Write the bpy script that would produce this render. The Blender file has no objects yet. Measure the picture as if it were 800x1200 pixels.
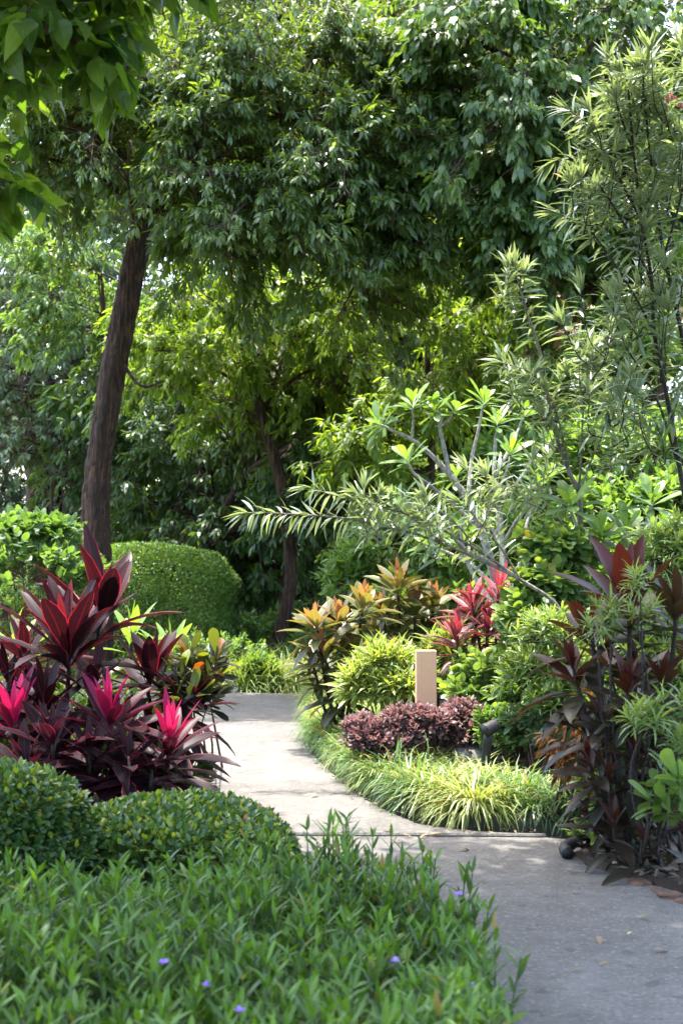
import bpy, math, random
import numpy as np
from mathutils import Vector

R = np.random.default_rng(11)
random.seed(11)
SC = bpy.context.scene
COL = SC.collection

# ------------------------------------------------------------------ camera frame (used to read positions off the ground plan)
CAM_H, F, PITCH = 1.6, 1667.0, math.atan(70 / 1667.0)
_c, _s = math.cos(PITCH), math.sin(PITCH)

def W(px, py, Y):
    """world point at depth Y seen in direction (px, py)"""
    x, y = (px - 400) / F, (600 - py) / F
    t = Y / (_c - y * _s)
    return np.array([t * x, Y, CAM_H + t * (_s + y * _c)])

def G(px, py, z=0.0):
    """world point on the level z"""
    x, y = (px - 400) / F, (600 - py) / F
    t = (z - CAM_H) / (_s + y * _c)
    return np.array([t * x, t * (_c - y * _s), z])

def PX(Y):
    return F / Y            # pixels per metre at depth Y

def nrm(v):
    return v / np.maximum(np.linalg.norm(v, axis=-1, keepdims=True), 1e-9)

# ------------------------------------------------------------------ mesh builder
class MB:
    def __init__(self):
        self.v, self.loops, self.cnt, self.uv, self.age, self.mat, self.n = [], [], [], [], [], [], 0

    def add(self, verts, loops, counts, uv, age, mat):
        self.v.append(np.asarray(verts, np.float32).reshape(-1, 3))
        self.loops.append(np.asarray(loops, np.int32).ravel() + self.n)
        self.cnt.append(np.asarray(counts, np.int32).ravel())
        self.uv.append(np.asarray(uv, np.float32).reshape(-1, 2))
        nv = len(self.v[-1])
        self.age.append(np.broadcast_to(np.asarray(age, np.float32), (nv,)) if np.ndim(age) == 0 else np.asarray(age, np.float32))
        self.mat.append(np.full(len(self.cnt[-1]), mat, np.int32))
        self.n += nv

    def leaves(self, T, P, D, L, Wd, curl=0.3, up=None, age=0.0, mat=0, upj=0.35, fold=None):
        """one leaf per row: P base, D direction, L length, Wd half width, curl in radians (towards -up)"""
        P = np.asarray(P, float).reshape(-1, 3); N = len(P)
        if N == 0: return
        D = nrm(np.asarray(D, float).reshape(-1, 3))
        L = np.broadcast_to(np.asarray(L, float), (N,)); Wd = np.broadcast_to(np.asarray(Wd, float), (N,))
        k = np.broadcast_to(np.asarray(curl, float), (N,)); k = np.where(np.abs(k) < 1e-3, 1e-3, k)
        age = np.broadcast_to(np.asarray(age, float), (N,))
        U = np.tile([0, 0, 1.0], (N, 1)) if up is None else np.asarray(up, float).reshape(-1, 3)
        U = U + R.normal(0, upj, (N, 3))
        Z = U - (U * D).sum(1, keepdims=True) * D
        bad = np.linalg.norm(Z, axis=1) < 0.05
        if bad.any():
            q = R.normal(0, 1, (bad.sum(), 3)); Z[bad] = q - (q * D[bad]).sum(1, keepdims=True) * D[bad]
        Z = nrm(Z); S = np.cross(Z, D)
        ts, ws, fo, three = T
        if fold is not None: fo = fold
        cols, uvs = [], []
        def st(t, side, w):
            a = k * t
            sx = np.sin(a) / k; sz = -(1 - np.cos(a)) / k
            q = P + (L * sx)[:, None] * D + (L * sz)[:, None] * Z
            if side:
                q = q + (side * w * Wd)[:, None] * S + (fo * w * Wd)[:, None] * (np.sin(a)[:, None] * D + np.cos(a)[:, None] * Z)
            cols.append(q); uvs.append((t, 0.5 + 0.5 * side))
        loops, cnt = [], []
        st(0.0, 0, 0); idx = 1; prev = None
        for t, w in zip(ts, ws):
            if three:
                st(t, -1, w); st(t, 0, 0); st(t, 1, w); cur = (idx, idx + 1, idx + 2); idx += 3
            else:
                st(t, -1, w); st(t, 1, w); cur = (idx, idx + 1); idx += 2
            if prev is None:
                for a, b in zip(cur[:-1], cur[1:]): loops += [0, b, a]; cnt.append(3)
            else:
                for a, b, c, d in zip(prev[:-1], prev[1:], cur[1:], cur[:-1]): loops += [a, b, c, d]; cnt.append(4)
            prev = cur
        st(1.0, 0, 0)
        for a, b in zip(prev[:-1], prev[1:]): loops += [a, b, idx]; cnt.append(3)
        nv = idx + 1
        V = np.stack(cols, 1)                                   # N, nv, 3
        lp = (np.arange(N)[:, None] * nv + np.array(loops)[None, :])
        self.add(V, lp, np.tile(cnt, N), np.tile(np.array(uvs)[None], (N, 1, 1)), np.repeat(age, nv), mat)

    def twigs(self, A, B, ra, rb, mat=0, sides=3):
        A = np.asarray(A, float).reshape(-1, 3); B = np.asarray(B, float).reshape(-1, 3); N = len(A)
        if N == 0: return
        ra = np.broadcast_to(np.asarray(ra, float), (N,)); rb = np.broadcast_to(np.asarray(rb, float), (N,))
        D = nrm(B - A); h = np.where(np.abs(D[:, 2:3]) > .9, [[1., 0, 0]], [[0, 0, 1.]])
        X = nrm(np.cross(D, h)); Y = np.cross(D, X)
        V = []
        for (q, r) in ((A, ra), (B, rb)):
            for i in range(sides):
                a = 2 * math.pi * i / sides
                V.append(q + (r * math.cos(a))[:, None] * X + (r * math.sin(a))[:, None] * Y)
        V = np.stack(V, 1); loops = []
        for i in range(sides):
            j = (i + 1) % sides; loops += [i, j, sides + j, sides + i]
        nv = 2 * sides
        lp = np.arange(N)[:, None] * nv + np.array(loops)[None]
        self.add(V, lp, np.full(N * sides, 4), np.zeros((N * nv, 2)), 0.0, mat)

    def tube(self, pts, rad, sides=8, mat=0, rough=0.0, sub=4, cap=True):
        pts = np.asarray(pts, float); rad = np.broadcast_to(np.asarray(rad, float), (len(pts),))
        if sub > 1 and len(pts) > 2:
            pts, rad = catmull(pts, rad, sub)
        n = len(pts); T = np.gradient(pts, axis=0); T = nrm(T)
        X = np.zeros_like(T); ref = np.array([1., 0.13, 0.0])
        if abs(T[0] @ ref) > .9: ref = np.array([0., 1, .1])
        for i in range(n):
            x = ref - (ref @ T[i]) * T[i]; x /= max(np.linalg.norm(x), 1e-6); X[i] = x; ref = x
        Y = np.cross(T, X)
        a = np.linspace(0, 2 * math.pi, sides, endpoint=False)
        rr = rad[:, None] * np.ones((1, sides))
        if rough:
            ph = R.uniform(0, 6.28, 6); z = np.linspace(0, 1, n)[:, None]
            rr = rr * (1 + rough * (np.sin(3 * a + ph[0] + 5 * z) + .6 * np.sin(5 * a + ph[1] - 9 * z) + .5 * np.sin(2 * a + ph[2] + 17 * z)) + rough * .6 * R.normal(0, 1, (n, sides)))
        V = pts[:, None] + rr[..., None] * (np.cos(a)[None, :, None] * X[:, None] + np.sin(a)[None, :, None] * Y[:, None])
        lp = []
        for i in range(n - 1):
            for j in range(sides):
                k = (j + 1) % sides
                lp += [i * sides + j, i * sides + k, (i + 1) * sides + k, (i + 1) * sides + j]
        cnt = [4] * ((n - 1) * sides)
        if cap:
            lp += list(range((n - 1) * sides, n * sides)); cnt.append(sides)
            lp += list(range(sides - 1, -1, -1)); cnt.append(sides)
        uv = np.stack(np.meshgrid(np.linspace(0, 1, n), np.linspace(0, 1, sides), indexing='ij'), -1)
        self.add(V, lp, cnt, uv, 0.0, mat)

    def poly(self, V, faces, mat=0, age=0.0):
        lp, cnt = [], []
        for f in faces: lp += list(f); cnt.append(len(f))
        self.add(V, lp, cnt, np.zeros((len(V), 2)), age, mat)

    def mesh(self, name, mats, origin=(0, 0, 0), smooth=True):
        me = bpy.data.meshes.new(name)
        v = np.concatenate(self.v) - np.asarray(origin, np.float32)
        lo = np.concatenate(self.loops); cn = np.concatenate(self.cnt)
        me.vertices.add(len(v)); me.vertices.foreach_set('co', v.astype(np.float32).ravel())
        me.loops.add(len(lo)); me.loops.foreach_set('vertex_index', lo)
        me.polygons.add(len(cn))
        me.polygons.foreach_set('loop_start', np.concatenate([[0], np.cumsum(cn)[:-1]]).astype(np.int32))
        me.polygons.foreach_set('material_index', np.concatenate(self.mat))
        me.polygons.foreach_set('use_smooth', np.full(len(cn), smooth))
        me.update(calc_edges=True)
        uvl = me.uv_layers.new(name='UVMap'); uvl.data.foreach_set('uv', np.concatenate(self.uv)[lo].ravel())
        at = me.attributes.new('age', 'FLOAT', 'POINT'); at.data.foreach_set('value', np.concatenate(self.age).astype(np.float32))
        for m in mats: me.materials.append(m)
        return me

    def build(self, name, mats, parent=None, origin=None, smooth=True):
        if parent is not None: origin = np.array(parent.matrix_world.translation) if parent.parent else np.array(parent.location)
        if origin is None: origin = np.zeros(3)
        o = bpy.data.objects.new(name, self.mesh(name, mats, origin, smooth)); COL.objects.link(o)
        if parent is not None: o.parent = parent
        else: o.location = origin
        return o

def catmull(p, r, sub):
    q = np.vstack([2 * p[0] - p[1], p, 2 * p[-1] - p[-2]]); out, ro = [], []
    for i in range(len(p) - 1):
        a, b, c, d = q[i:i + 4]
        for t in np.linspace(0, 1, sub, endpoint=False):
            out.append(.5 * ((2 * b) + (c - a) * t + (2 * a - 5 * b + 4 * c - d) * t * t + (3 * b - a - 3 * c + d) * t ** 3))
            ro.append(r[i] * (1 - t) + r[i + 1] * t)
    out.append(p[-1]); ro.append(r[-1])
    return np.array(out), np.array(ro)

# leaf templates: stations, half widths, fold, three-vert rows
T_SMALL = ([.3, .7], [1, .75], 0, False)
T_ROUND = ([.18, .5, .82], [.8, 1, .62], 0.12, True)
T_LANCE = ([.2, .45, .75], [.75, 1, .6], 0.22, True)
T_STRAP = ([.12, .4, .7], [.9, 1, .8], 0, False)
T_CORDY = ([.06, .16, .34, .55, .76, .91], [.14, .3, .82, 1, .74, .36], 0.3, True)
T_OBOV = ([.12, .35, .6, .82, .94], [.25, .6, .95, .9, .5], 0.16, True)
T_HEART = ([.04, .22, .5, .78], [.62, 1, .8, .34], 0.1, True)

# ------------------------------------------------------------------ properties
def tag(o, label=None, cat=None, group=None, kind=None):
    if label: o['label'] = label
    if cat: o['category'] = cat
    if group: o['group'] = group
    if kind: o['kind'] = kind
    return o

def thing(name, label, cat, loc=(0, 0, 0), group=None):
    o = bpy.data.objects.new(name, None); COL.objects.link(o)
    o.location = [float(x) for x in loc]; o.empty_display_size = .2
    return tag(o, label, cat, group)

# ------------------------------------------------------------------ materials
def new_mat(name):
    m = bpy.data.materials.new(name); m.use_nodes = True
    nt = m.node_tree; nt.nodes.clear()
    out = nt.nodes.new('ShaderNodeOutputMaterial')
    return m, nt, out

def nd(nt, t, **kw):
    n = nt.nodes.new(t)
    for k, v in kw.items():
        if k.startswith('i_'): n.inputs[int(k[2:]) if k[2:].isdigit() else k[2:]].default_value = v
        else: setattr(n, k, v)
    return n

def ramp(nt, fac, stops, interp='LINEAR'):
    r = nt.nodes.new('ShaderNodeValToRGB'); r.color_ramp.interpolation = interp
    el = r.color_ramp.elements
    while len(el) < len(stops): el.new(0.5)
    for e, (p, c) in zip(el, stops): e.position = p; e.color = (*c[:3], 1)
    if fac is not None: nt.links.new(fac, r.inputs[0])
    return r.outputs[0]

def mix(nt, fac, a, b, blend='MIX'):
    m = nt.nodes.new('ShaderNodeMix'); m.data_type = 'RGBA'; m.blend_type = blend
    for sock, val in ((m.inputs[0], fac), (m.inputs[6], a), (m.inputs[7], b)):
        if hasattr(val, 'is_output'): nt.links.new(val, sock)
        elif isinstance(val, (int, float)): sock.default_value = val
        else: sock.default_value = (*val[:3], 1)
    return m.outputs[2]

def math_n(nt, op, a, b=None, clamp=False):
    m = nt.nodes.new('ShaderNodeMath'); m.operation = op; m.use_clamp = clamp
    for sock, val in ((m.inputs[0], a), (m.inputs[1], b)):
        if val is None: continue
        if hasattr(val, 'is_output'): nt.links.new(val, sock)
        else: sock.default_value = val
    return m.outputs[0]

def leaf_mat(name, cols, young=None, trans=.4, rough=.4, spec=.5, midrib=None, margin=None, ttint=(1.5, 1.4, .5), agefull=None, seco=None):
    m, nt, out = new_mat(name); L = nt.links.new
    cols = [tuple(.86 * x + .14 * (.3 * q[0] + .6 * q[1] + .1 * q[2]) for x in q) for q in cols]
    geo = nd(nt, 'ShaderNodeNewGeometry')
    n = len(cols)
    c = ramp(nt, geo.outputs['Random Per Island'], [(i / max(n - 1, 1), q) for i, q in enumerate(cols)])
    if seco:                                                # a share of leaves of another colour
        f = math_n(nt, 'GREATER_THAN', math_n(nt, 'FRACT', math_n(nt, 'MULTIPLY', geo.outputs['Random Per Island'], 37.7)), 1 - seco[1])
        c = mix(nt, f, c, seco[0])
    at = nd(nt, 'ShaderNodeAttribute', attribute_name='age')
    if agefull: c = mix(nt, 1.0, ramp(nt, at.outputs['Fac'], agefull), mix(nt, .25, (1, 1, 1), c), 'MULTIPLY')
    elif young: c = mix(nt, at.outputs['Fac'], c, young)
    if midrib or margin:
        uv = nd(nt, 'ShaderNodeUVMap'); sp = nd(nt, 'ShaderNodeSeparateXYZ'); L(uv.outputs[0], sp.inputs[0])
        e = math_n(nt, 'ABSOLUTE', math_n(nt, 'SUBTRACT', math_n(nt, 'MULTIPLY', sp.outputs[1], 2.0), 1.0))
        if midrib: c = mix(nt, math_n(nt, 'MULTIPLY', math_n(nt, 'LESS_THAN', e, midrib[1]), midrib[2]), c, midrib[0])
        if margin: c = mix(nt, math_n(nt, 'MULTIPLY', math_n(nt, 'GREATER_THAN', e, 1 - margin[1]), margin[2]), c, margin[0])
    if midrib:
        stv = nd(nt, 'ShaderNodeMapping'); stv.inputs['Scale'].default_value = (2.5, 26, 1); L(uv.outputs[0], stv.inputs[0])
        rv = nd(nt, 'ShaderNodeCombineXYZ'); L(math_n(nt, 'MULTIPLY', geo.outputs['Random Per Island'], 91.0), rv.inputs[0]); L(rv.outputs[0], stv.inputs['Location'])
        sn = nd(nt, 'ShaderNodeTexNoise', i_Scale=1.0, i_Detail=3.0, i_Roughness=.6); L(stv.outputs[0], sn.inputs['Vector'])
        c = mix(nt, 1.0, c, ramp(nt, sn.outputs[0], [(.3, (.72, .72, .72)), (.7, (1.2, 1.2, 1.2))]), 'MULTIPLY')
        tipf = math_n(nt, 'GREATER_THAN', sp.outputs[0], math_n(nt, 'ADD', math_n(nt, 'MULTIPLY', math_n(nt, 'FRACT', math_n(nt, 'MULTIPLY', geo.outputs['Random Per Island'], 13.3)), 2.2), math_n(nt, 'ADD', math_n(nt, 'MULTIPLY', sn.outputs[0], .4), .6)))
        c = mix(nt, math_n(nt, 'MULTIPLY', tipf, .7), c, (.13, .085, .045))
    p = nd(nt, 'ShaderNodeBsdfPrincipled'); L(c, p.inputs['Base Color'])
    p.inputs['Roughness'].default_value = rough; p.inputs['Specular IOR Level'].default_value = spec
    tr = nd(nt, 'ShaderNodeBsdfTranslucent'); L(mix(nt, 1.0, c, ttint, 'MULTIPLY'), tr.inputs[0])
    ms = nd(nt, 'ShaderNodeMixShader'); ms.inputs[0].default_value = trans
    L(p.outputs[0], ms.inputs[1]); L(tr.outputs[0], ms.inputs[2]); L(ms.outputs[0], out.inputs[0])
    return m

def bark_mat(name, c0, c1, c2, sc=(9, 9, 1.6), bump=.6):
    m, nt, out = new_mat(name); L = nt.links.new
    tc = nd(nt, 'ShaderNodeTexCoord'); mp = nd(nt, 'ShaderNodeMapping'); mp.inputs['Scale'].default_value = sc
    L(tc.outputs['Object'], mp.inputs[0])
    n1 = nd(nt, 'ShaderNodeTexNoise', i_Scale=2.2, i_Detail=8.0, i_Roughness=.65); L(mp.outputs[0], n1.inputs['Vector'])
    n2 = nd(nt, 'ShaderNodeTexNoise', i_Scale=1.3, i_Detail=4.0); L(tc.outputs['Object'], n2.inputs['Vector'])
    c = ramp(nt, n1.outputs[0], [(.36, c0), (.5, c1), (.64, c2)])
    c = mix(nt, math_n(nt, 'MULTIPLY', n2.outputs[0], .5), c, c0)
    p = nd(nt, 'ShaderNodeBsdfPrincipled'); p.inputs['Roughness'].default_value = .9; L(c, p.inputs[0])
    b = nd(nt, 'ShaderNodeBump', i_Strength=bump, i_Distance=.05); L(n1.outputs[0], b.inputs['Height']); L(b.outputs[0], p.inputs['Normal'])
    L(p.outputs[0], out.inputs[0]); return m

def rough_mat(name, stops, scale=6.0, rough=.9, bump=.4, bscale=40.0, dist=.02, spec=.3):
    m, nt, out = new_mat(name); L = nt.links.new
    tc = nd(nt, 'ShaderNodeTexCoord')
    n1 = nd(nt, 'ShaderNodeTexNoise', i_Scale=scale, i_Detail=9.0, i_Roughness=.65); L(tc.outputs['Object'], n1.inputs['Vector'])
    n2 = nd(nt, 'ShaderNodeTexNoise', i_Scale=bscale, i_Detail=6.0, i_Roughness=.7); L(tc.outputs['Object'], n2.inputs['Vector'])
    f = math_n(nt, 'ADD', math_n(nt, 'MULTIPLY', n1.outputs[0], .65), math_n(nt, 'MULTIPLY', n2.outputs[0], .35))
    p = nd(nt, 'ShaderNodeBsdfPrincipled'); p.inputs['Roughness'].default_value = rough; p.inputs['Specular IOR Level'].default_value = spec
    L(ramp(nt, f, stops), p.inputs[0])
    b = nd(nt, 'ShaderNodeBump', i_Strength=bump, i_Distance=dist); L(f, b.inputs['Height']); L(b.outputs[0], p.inputs['Normal'])
    L(p.outputs[0], out.inputs[0]); return m

def concrete_mat():
    m, nt, out = new_mat('brushed_concrete'); L = nt.links.new
    tc = nd(nt, 'ShaderNodeTexCoord')
    def noise(scale, detail=6.0, rough=.6, sv=None):
        n = nd(nt, 'ShaderNodeTexNoise', i_Scale=scale, i_Detail=detail, i_Roughness=rough)
        if sv:
            mp = nd(nt, 'ShaderNodeMapping'); mp.inputs['Scale'].default_value = sv
            L(tc.outputs['Object'], mp.inputs[0]); L(mp.outputs[0], n.inputs['Vector'])
        else: L(tc.outputs['Object'], n.inputs['Vector'])
        return n.outputs[0]
    big = noise(.9, 4.0); mid = noise(5.0, 9.0, .7); fine = noise(70.0, 6.0, .75); brush = noise(1.0, 5.0, .6, (2.0, 46.0, 1))
    c = ramp(nt, mid, [(.3, (.078, .073, .065)), (.42, (.124, .118, .107)), (.55, (.155, .148, .135)), (.72, (.195, .187, .172))])
    c = mix(nt, ramp(nt, big, [(.46, (0, 0, 0)), (.57, (1, 1, 1))]), c, mix(nt, .6, c, (.085, .08, .074)))
    c = mix(nt, math_n(nt, 'MULTIPLY', ramp(nt, brush, [(.48, (0, 0, 0)), (.66, (1, 1, 1))]), .5), c, (.11, .1, .085))
    c = mix(nt, ramp(nt, fine, [(.5, (0, 0, 0)), (.6, (.8, .8, .8))]), c, (.07, .065, .058))
    grit = noise(38.0, 3.0, .6)
    c = mix(nt, ramp(nt, grit, [(.56, (0, 0, 0)), (.66, (.6, .6, .6))]), c, (.26, .25, .225))
    spots = noise(9.0, 5.0, .55)
    c = mix(nt, ramp(nt, spots, [(.6, (0, 0, 0)), (.68, (.65, .65, .65))]), c, (.05, .048, .044))
    pale = noise(2.6, 8.0, .7)
    c = mix(nt, ramp(nt, pale, [(.54, (0, 0, 0)), (.7, (.5, .5, .5))]), c, (.2, .195, .185))
    vor = nd(nt, 'ShaderNodeTexVoronoi', feature='DISTANCE_TO_EDGE', i_Scale=.42); 
    wv = nd(nt, 'ShaderNodeVectorMath', operation='ADD'); nz = nd(nt, 'ShaderNodeTexNoise', i_Scale=2.5, i_Detail=6.0)
    L(tc.outputs['Object'], nz.inputs['Vector']); L(tc.outputs['Object'], wv.inputs[0]); L(nz.outputs['Color'], wv.inputs[1]); L(wv.outputs[0], vor.inputs['Vector'])
    c = mix(nt, ramp(nt, vor.outputs[0], [(0, (.7, .7, .7)), (.006, (0, 0, 0))]), c, (.15, .14, .13))
    p = nd(nt, 'ShaderNodeBsdfPrincipled'); p.inputs['Specular IOR Level'].default_value = .35; L(c, p.inputs[0])
    L(math_n(nt, 'ADD', math_n(nt, 'MULTIPLY', mid, .35), .5), p.inputs['Roughness'])
    b = nd(nt, 'ShaderNodeBump', i_Strength=.9, i_Distance=.015)
    L(math_n(nt, 'ADD', math_n(nt, 'MULTIPLY', fine, .8), brush), b.inputs['Height']); L(b.outputs[0], p.inputs['Normal'])
    L(p.outputs[0], out.inputs[0]); return m

M = {}
M['concrete'] = concrete_mat()
M['soil'] = rough_mat('dark_soil', [(.3, (.022, .016, .011)), (.5, (.05, .037, .025)), (.7, (.09, .07, .045))], 3.0, .95, .8, 45.0, .03)
M['ground'] = rough_mat('leaf_litter_ground', [(.3, (.03, .03, .014)), (.5, (.05, .06, .02)), (.62, (.08, .075, .035)), (.75, (.12, .095, .05))], 1.2, .95, .8, 30.0, .04)
M['kerb'] = rough_mat('mossy_kerb', [(.3, (.025, .024, .018)), (.5, (.055, .052, .04)), (.7, (.12, .11, .09))], 5.0, .9, .6, 60.0, .015)
M['rock'] = rough_mat('grey_stone', [(.3, (.09, .085, .07)), (.5, (.17, .16, .14)), (.72, (.28, .27, .24))], 9.0, .9, .6, 50.0, .02)
M['terra'] = rough_mat('terracotta_stone', [(.3, (.05, .032, .022)), (.5, (.12, .066, .045)), (.72, (.2, .12, .085))], 11.0, .9, .6, 60.0, .015)
M['blackplastic'] = rough_mat('black_metal', [(.3, (.005, .0055, .006)), (.7, (.012, .012, .013))], 9.0, .6, .1, 90.0, .003, .5)
M['post'] = rough_mat('tan_post_paint', [(.3, (.66, .39, .225)), (.5, (.72, .44, .26)), (.7, (.76, .48, .3))], 4.0, .6, .15, 70.0, .004)
M['bark_dark'] = bark_mat('bark_dark', (.009, .004, .0018), (.042, .02, .009), (.15, .08, .04), (11, 11, 1.3), 1.3)
M['bark_grey'] = bark_mat('bark_grey', (.06, .05, .042), (.16, .135, .11), (.30, .27, .23), (14, 14, 5), .3)
M['bark_pale'] = bark_mat('bark_pale', (.13, .12, .11), (.30, .28, .26), (.48, .46, .43), (16, 16, 9), .3)
M['twig'] = bark_mat('twig_brown', (.03, .018, .012), (.085, .05, .035), (.16, .1, .075), (20, 20, 6), .2)
M['stem_dark'] = bark_mat('stem_dark', (.012, .009, .007), (.032, .024, .018), (.07, .055, .042), (20, 20, 40), .3)
M['stem_green'] = bark_mat('stem_green', (.03, .05, .015), (.06, .09, .03), (.1, .13, .05), (20, 20, 6), .1)

LM = {}
LM['lychee'] = leaf_mat('leaf_glossy_mid_green', [(.055, .115, .03), (.085, .16, .04), (.125, .215, .052)], trans=.42, rough=.36, spec=.75, ttint=(2.4, 2.1, .35))
LM['olive'] = leaf_mat('leaf_olive_green', [(.045, .085, .018), (.07, .115, .024), (.105, .155, .03)], trans=.48, rough=.42, spec=.5, ttint=(2.2, 1.9, .4))
LM['glow'] = leaf_mat('leaf_backlit_yellow_green', [(.1, .2, .022), (.15, .26, .028), (.21, .32, .036)], trans=.58, rough=.42, spec=.45, ttint=(1.6, 1.5, .35))  # yellow-green of sun shining through leaves, put into the base colour
LM['dark'] = leaf_mat('leaf_dark_green', [(.03, .08, .02), (.045, .11, .027), (.07, .15, .033)], trans=.42, rough=.42, spec=.5, ttint=(2.2, 1.9, .4))
LM['fig'] = leaf_mat('leaf_broad_glossy_green', [(.05, .115, .026), (.08, .16, .034), (.115, .21, .045)], trans=.38, rough=.36, spec=.6, ttint=(1.8, 1.7, .4))
LM['far'] = leaf_mat('leaf_far_green', [(.045, .11, .03), (.07, .15, .04), (.1, .2, .05)], trans=.45, rough=.5, spec=.4, ttint=(1.8, 1.7, .5))
LM['grey'] = leaf_mat('leaf_grey_green', [(.075, .14, .065), (.105, .185, .09), (.14, .23, .115)], trans=.35, rough=.45, spec=.5)
LM['bright'] = leaf_mat('leaf_bright_green', [(.08, .17, .035), (.12, .23, .05), (.18, .31, .07)], trans=.45, rough=.42, spec=.45, ttint=(1.5, 1.45, .4))
LM['heart'] = leaf_mat('leaf_heart_green', [(.035, .1, .018), (.06, .14, .022), (.11, .2, .03)], trans=.6, rough=.4, spec=.45, ttint=(2.2, 2.0, .35), midrib=((.12, .2, .06), .06, .6))
LM['oleander'] = leaf_mat('leaf_oleander', [(.12, .19, .105), (.19, .27, .175), (.27, .36, .25)], trans=.33, rough=.33, spec=.9, midrib=((.2, .27, .14), .14, .6))
LM['frangi'] = leaf_mat('leaf_frangipani', [(.05, .13, .028), (.085, .19, .04), (.13, .26, .05)], young=(.2, .34, .05), trans=.4, rough=.4, spec=.5, midrib=((.25, .33, .14), .07, .7))
LM['round'] = leaf_mat('leaf_round_mid_green', [(.065, .15, .035), (.1, .2, .045), (.15, .27, .06)], young=(.3, .4, .07), trans=.35, rough=.36, spec=.55, seco=((.4, .34, .05), .004))
LM['ruellia'] = leaf_mat('leaf_ruellia', [(.026, .08, .004), (.045, .12, .006), (.075, .175, .011)], young=(.13, .28, .025), trans=.4, rough=.4, spec=.38, midrib=((.1, .2, .05), .12, .5), seco=((.22, .13, .03), .016))
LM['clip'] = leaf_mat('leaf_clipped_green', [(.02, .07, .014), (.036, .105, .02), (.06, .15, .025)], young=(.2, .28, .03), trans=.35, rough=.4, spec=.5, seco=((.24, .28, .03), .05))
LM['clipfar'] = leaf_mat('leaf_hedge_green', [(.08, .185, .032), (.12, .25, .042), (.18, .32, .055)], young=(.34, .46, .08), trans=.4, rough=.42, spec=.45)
LM['grass'] = leaf_mat('leaf_liriope_green', [(.05, .14, .025), (.08, .19, .035), (.12, .25, .05)], trans=.35, rough=.4, spec=.5, margin=((.36, .42, .16), .28, .35), seco=((.3, .24, .08), .04))
LM['grassyellow'] = leaf_mat('leaf_liriope_variegated', [(.25, .34, .06), (.35, .41, .1), (.46, .47, .16)], trans=.35, rough=.42, spec=.45, ttint=(1.3, 1.2, .5), midrib=((.14, .24, .04), .3, .7), seco=((.4, .28, .1), .05))
LM['grassfar'] = leaf_mat('leaf_grass_pale', [(.17, .27, .05), (.24, .34, .065), (.32, .4, .09)], trans=.35, rough=.5, spec=.4, ttint=(1.3, 1.2, .5))
LM['variegated'] = leaf_mat('leaf_variegated', [(.09, .19, .03), (.14, .24, .035), (.22, .31, .05)], trans=.38, rough=.4, spec=.45, ttint=(1.3, 1.25, .45), margin=((.5, .52, .16), .4, .85))
LM['song'] = leaf_mat('leaf_narrow_whorl', [(.12, .21, .05), (.17, .27, .065), (.23, .34, .085)], young=(.34, .42, .09), trans=.35, rough=.42, spec=.45)
LM['loro'] = leaf_mat('leaf_burgundy', [(.11, .066, .066), (.165, .1, .1), (.24, .155, .155)], young=(.34, .24, .24), trans=.35, rough=.5, spec=.4, ttint=(1.3, .85, .8), seco=((.05, .045, .03), .2))
LM['croton'] = leaf_mat('leaf_dry_croton', [(.1, .035, .012), (.16, .06, .016), (.24, .12, .022)], trans=.4, rough=.5, spec=.3, ttint=(1.6, 1.2, .5))
LM['crotongreen'] = leaf_mat('leaf_croton_yellow_green', [(.02, .03, .018), (.04, .05, .022), (.03, .045, .02)], young=(.24, .3, .02), trans=.35, rough=.3, spec=.7, seco=((.22, .03, .015), .06))
LM['dry'] = leaf_mat('leaf_dead_brown', [(.2, .11, .06), (.3, .19, .11), (.4, .28, .18)], trans=.2, rough=.7, spec=.2, ttint=(1.2, 1.1, .9))
LM['cordy_pink'] = leaf_mat('leaf_cordyline_pink', [(.6, .6, .6), (1, 1, 1), (.8, .8, .8)], trans=.28, rough=.45, spec=.16, ttint=(1.9, .8, 1.0),
    agefull=[(0, (.017, .012, .014)), (.5, (.02, .008, .012)), (.68, (.05, .008, .018)), (.8, (.32, .016, .09)), (1, (.64, .045, .18))], margin=((.3, .02, .06), .09, .6), midrib=((.12, .02, .04), .07, .5))
LM['cordy_maroon'] = leaf_mat('leaf_cordyline_maroon', [(.6, .6, .6), (1, 1, 1), (.8, .8, .8)], trans=.26, rough=.45, spec=.16, ttint=(2.2, .8, .8),
    agefull=[(0, (.015, .011, .014)), (.6, (.017, .007, .01)), (.86, (.045, .01, .013)), (1, (.2, .04, .04))], margin=((.3, .02, .05), .09, .65), midrib=((.08, .015, .02), .07, .5))
LM['cordy_dark'] = leaf_mat('leaf_cordyline_dark', [(.6, .6, .6), (1, 1, 1), (.8, .8, .8)], trans=.34, rough=.4, spec=.3, ttint=(2.0, 1.2, .6),
    agefull=[(0, (.026, .036, .02)), (.35, (.036, .028, .02)), (.65, (.06, .02, .015)), (1, (.12, .022, .017))], midrib=((.06, .025, .02), .06, .5), seco=((.6, .5, .3), .05))
LM['cordy_orange'] = leaf_mat('leaf_cordyline_orange', [(.7, .7, .7), (1, 1, 1), (.85, .9, .8)], trans=.4, rough=.38, spec=.55, ttint=(1.5, 1.2, .5),
    agefull=[(0, (.05, .075, .032)), (.45, (.08, .135, .04)), (.75, (.17, .16, .06)), (1, (.42, .19, .12))], margin=((.42, .16, .08), .16, .6), midrib=((.3, .2, .1), .07, .5))
LM['cordy_red'] = leaf_mat('leaf_cordyline_red', [(.7, .7, .7), (1, 1, 1)], trans=.26, rough=.4, spec=.5, ttint=(1.4, .8, .85),
    agefull=[(0, (.05, .035, .03)), (.4, (.08, .024, .028)), (.7, (.17, .03, .04)), (1, (.45, .085, .11))], margin=((.6, .1, .14), .16, .7), midrib=((.4, .09, .1), .07, .5))
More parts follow.
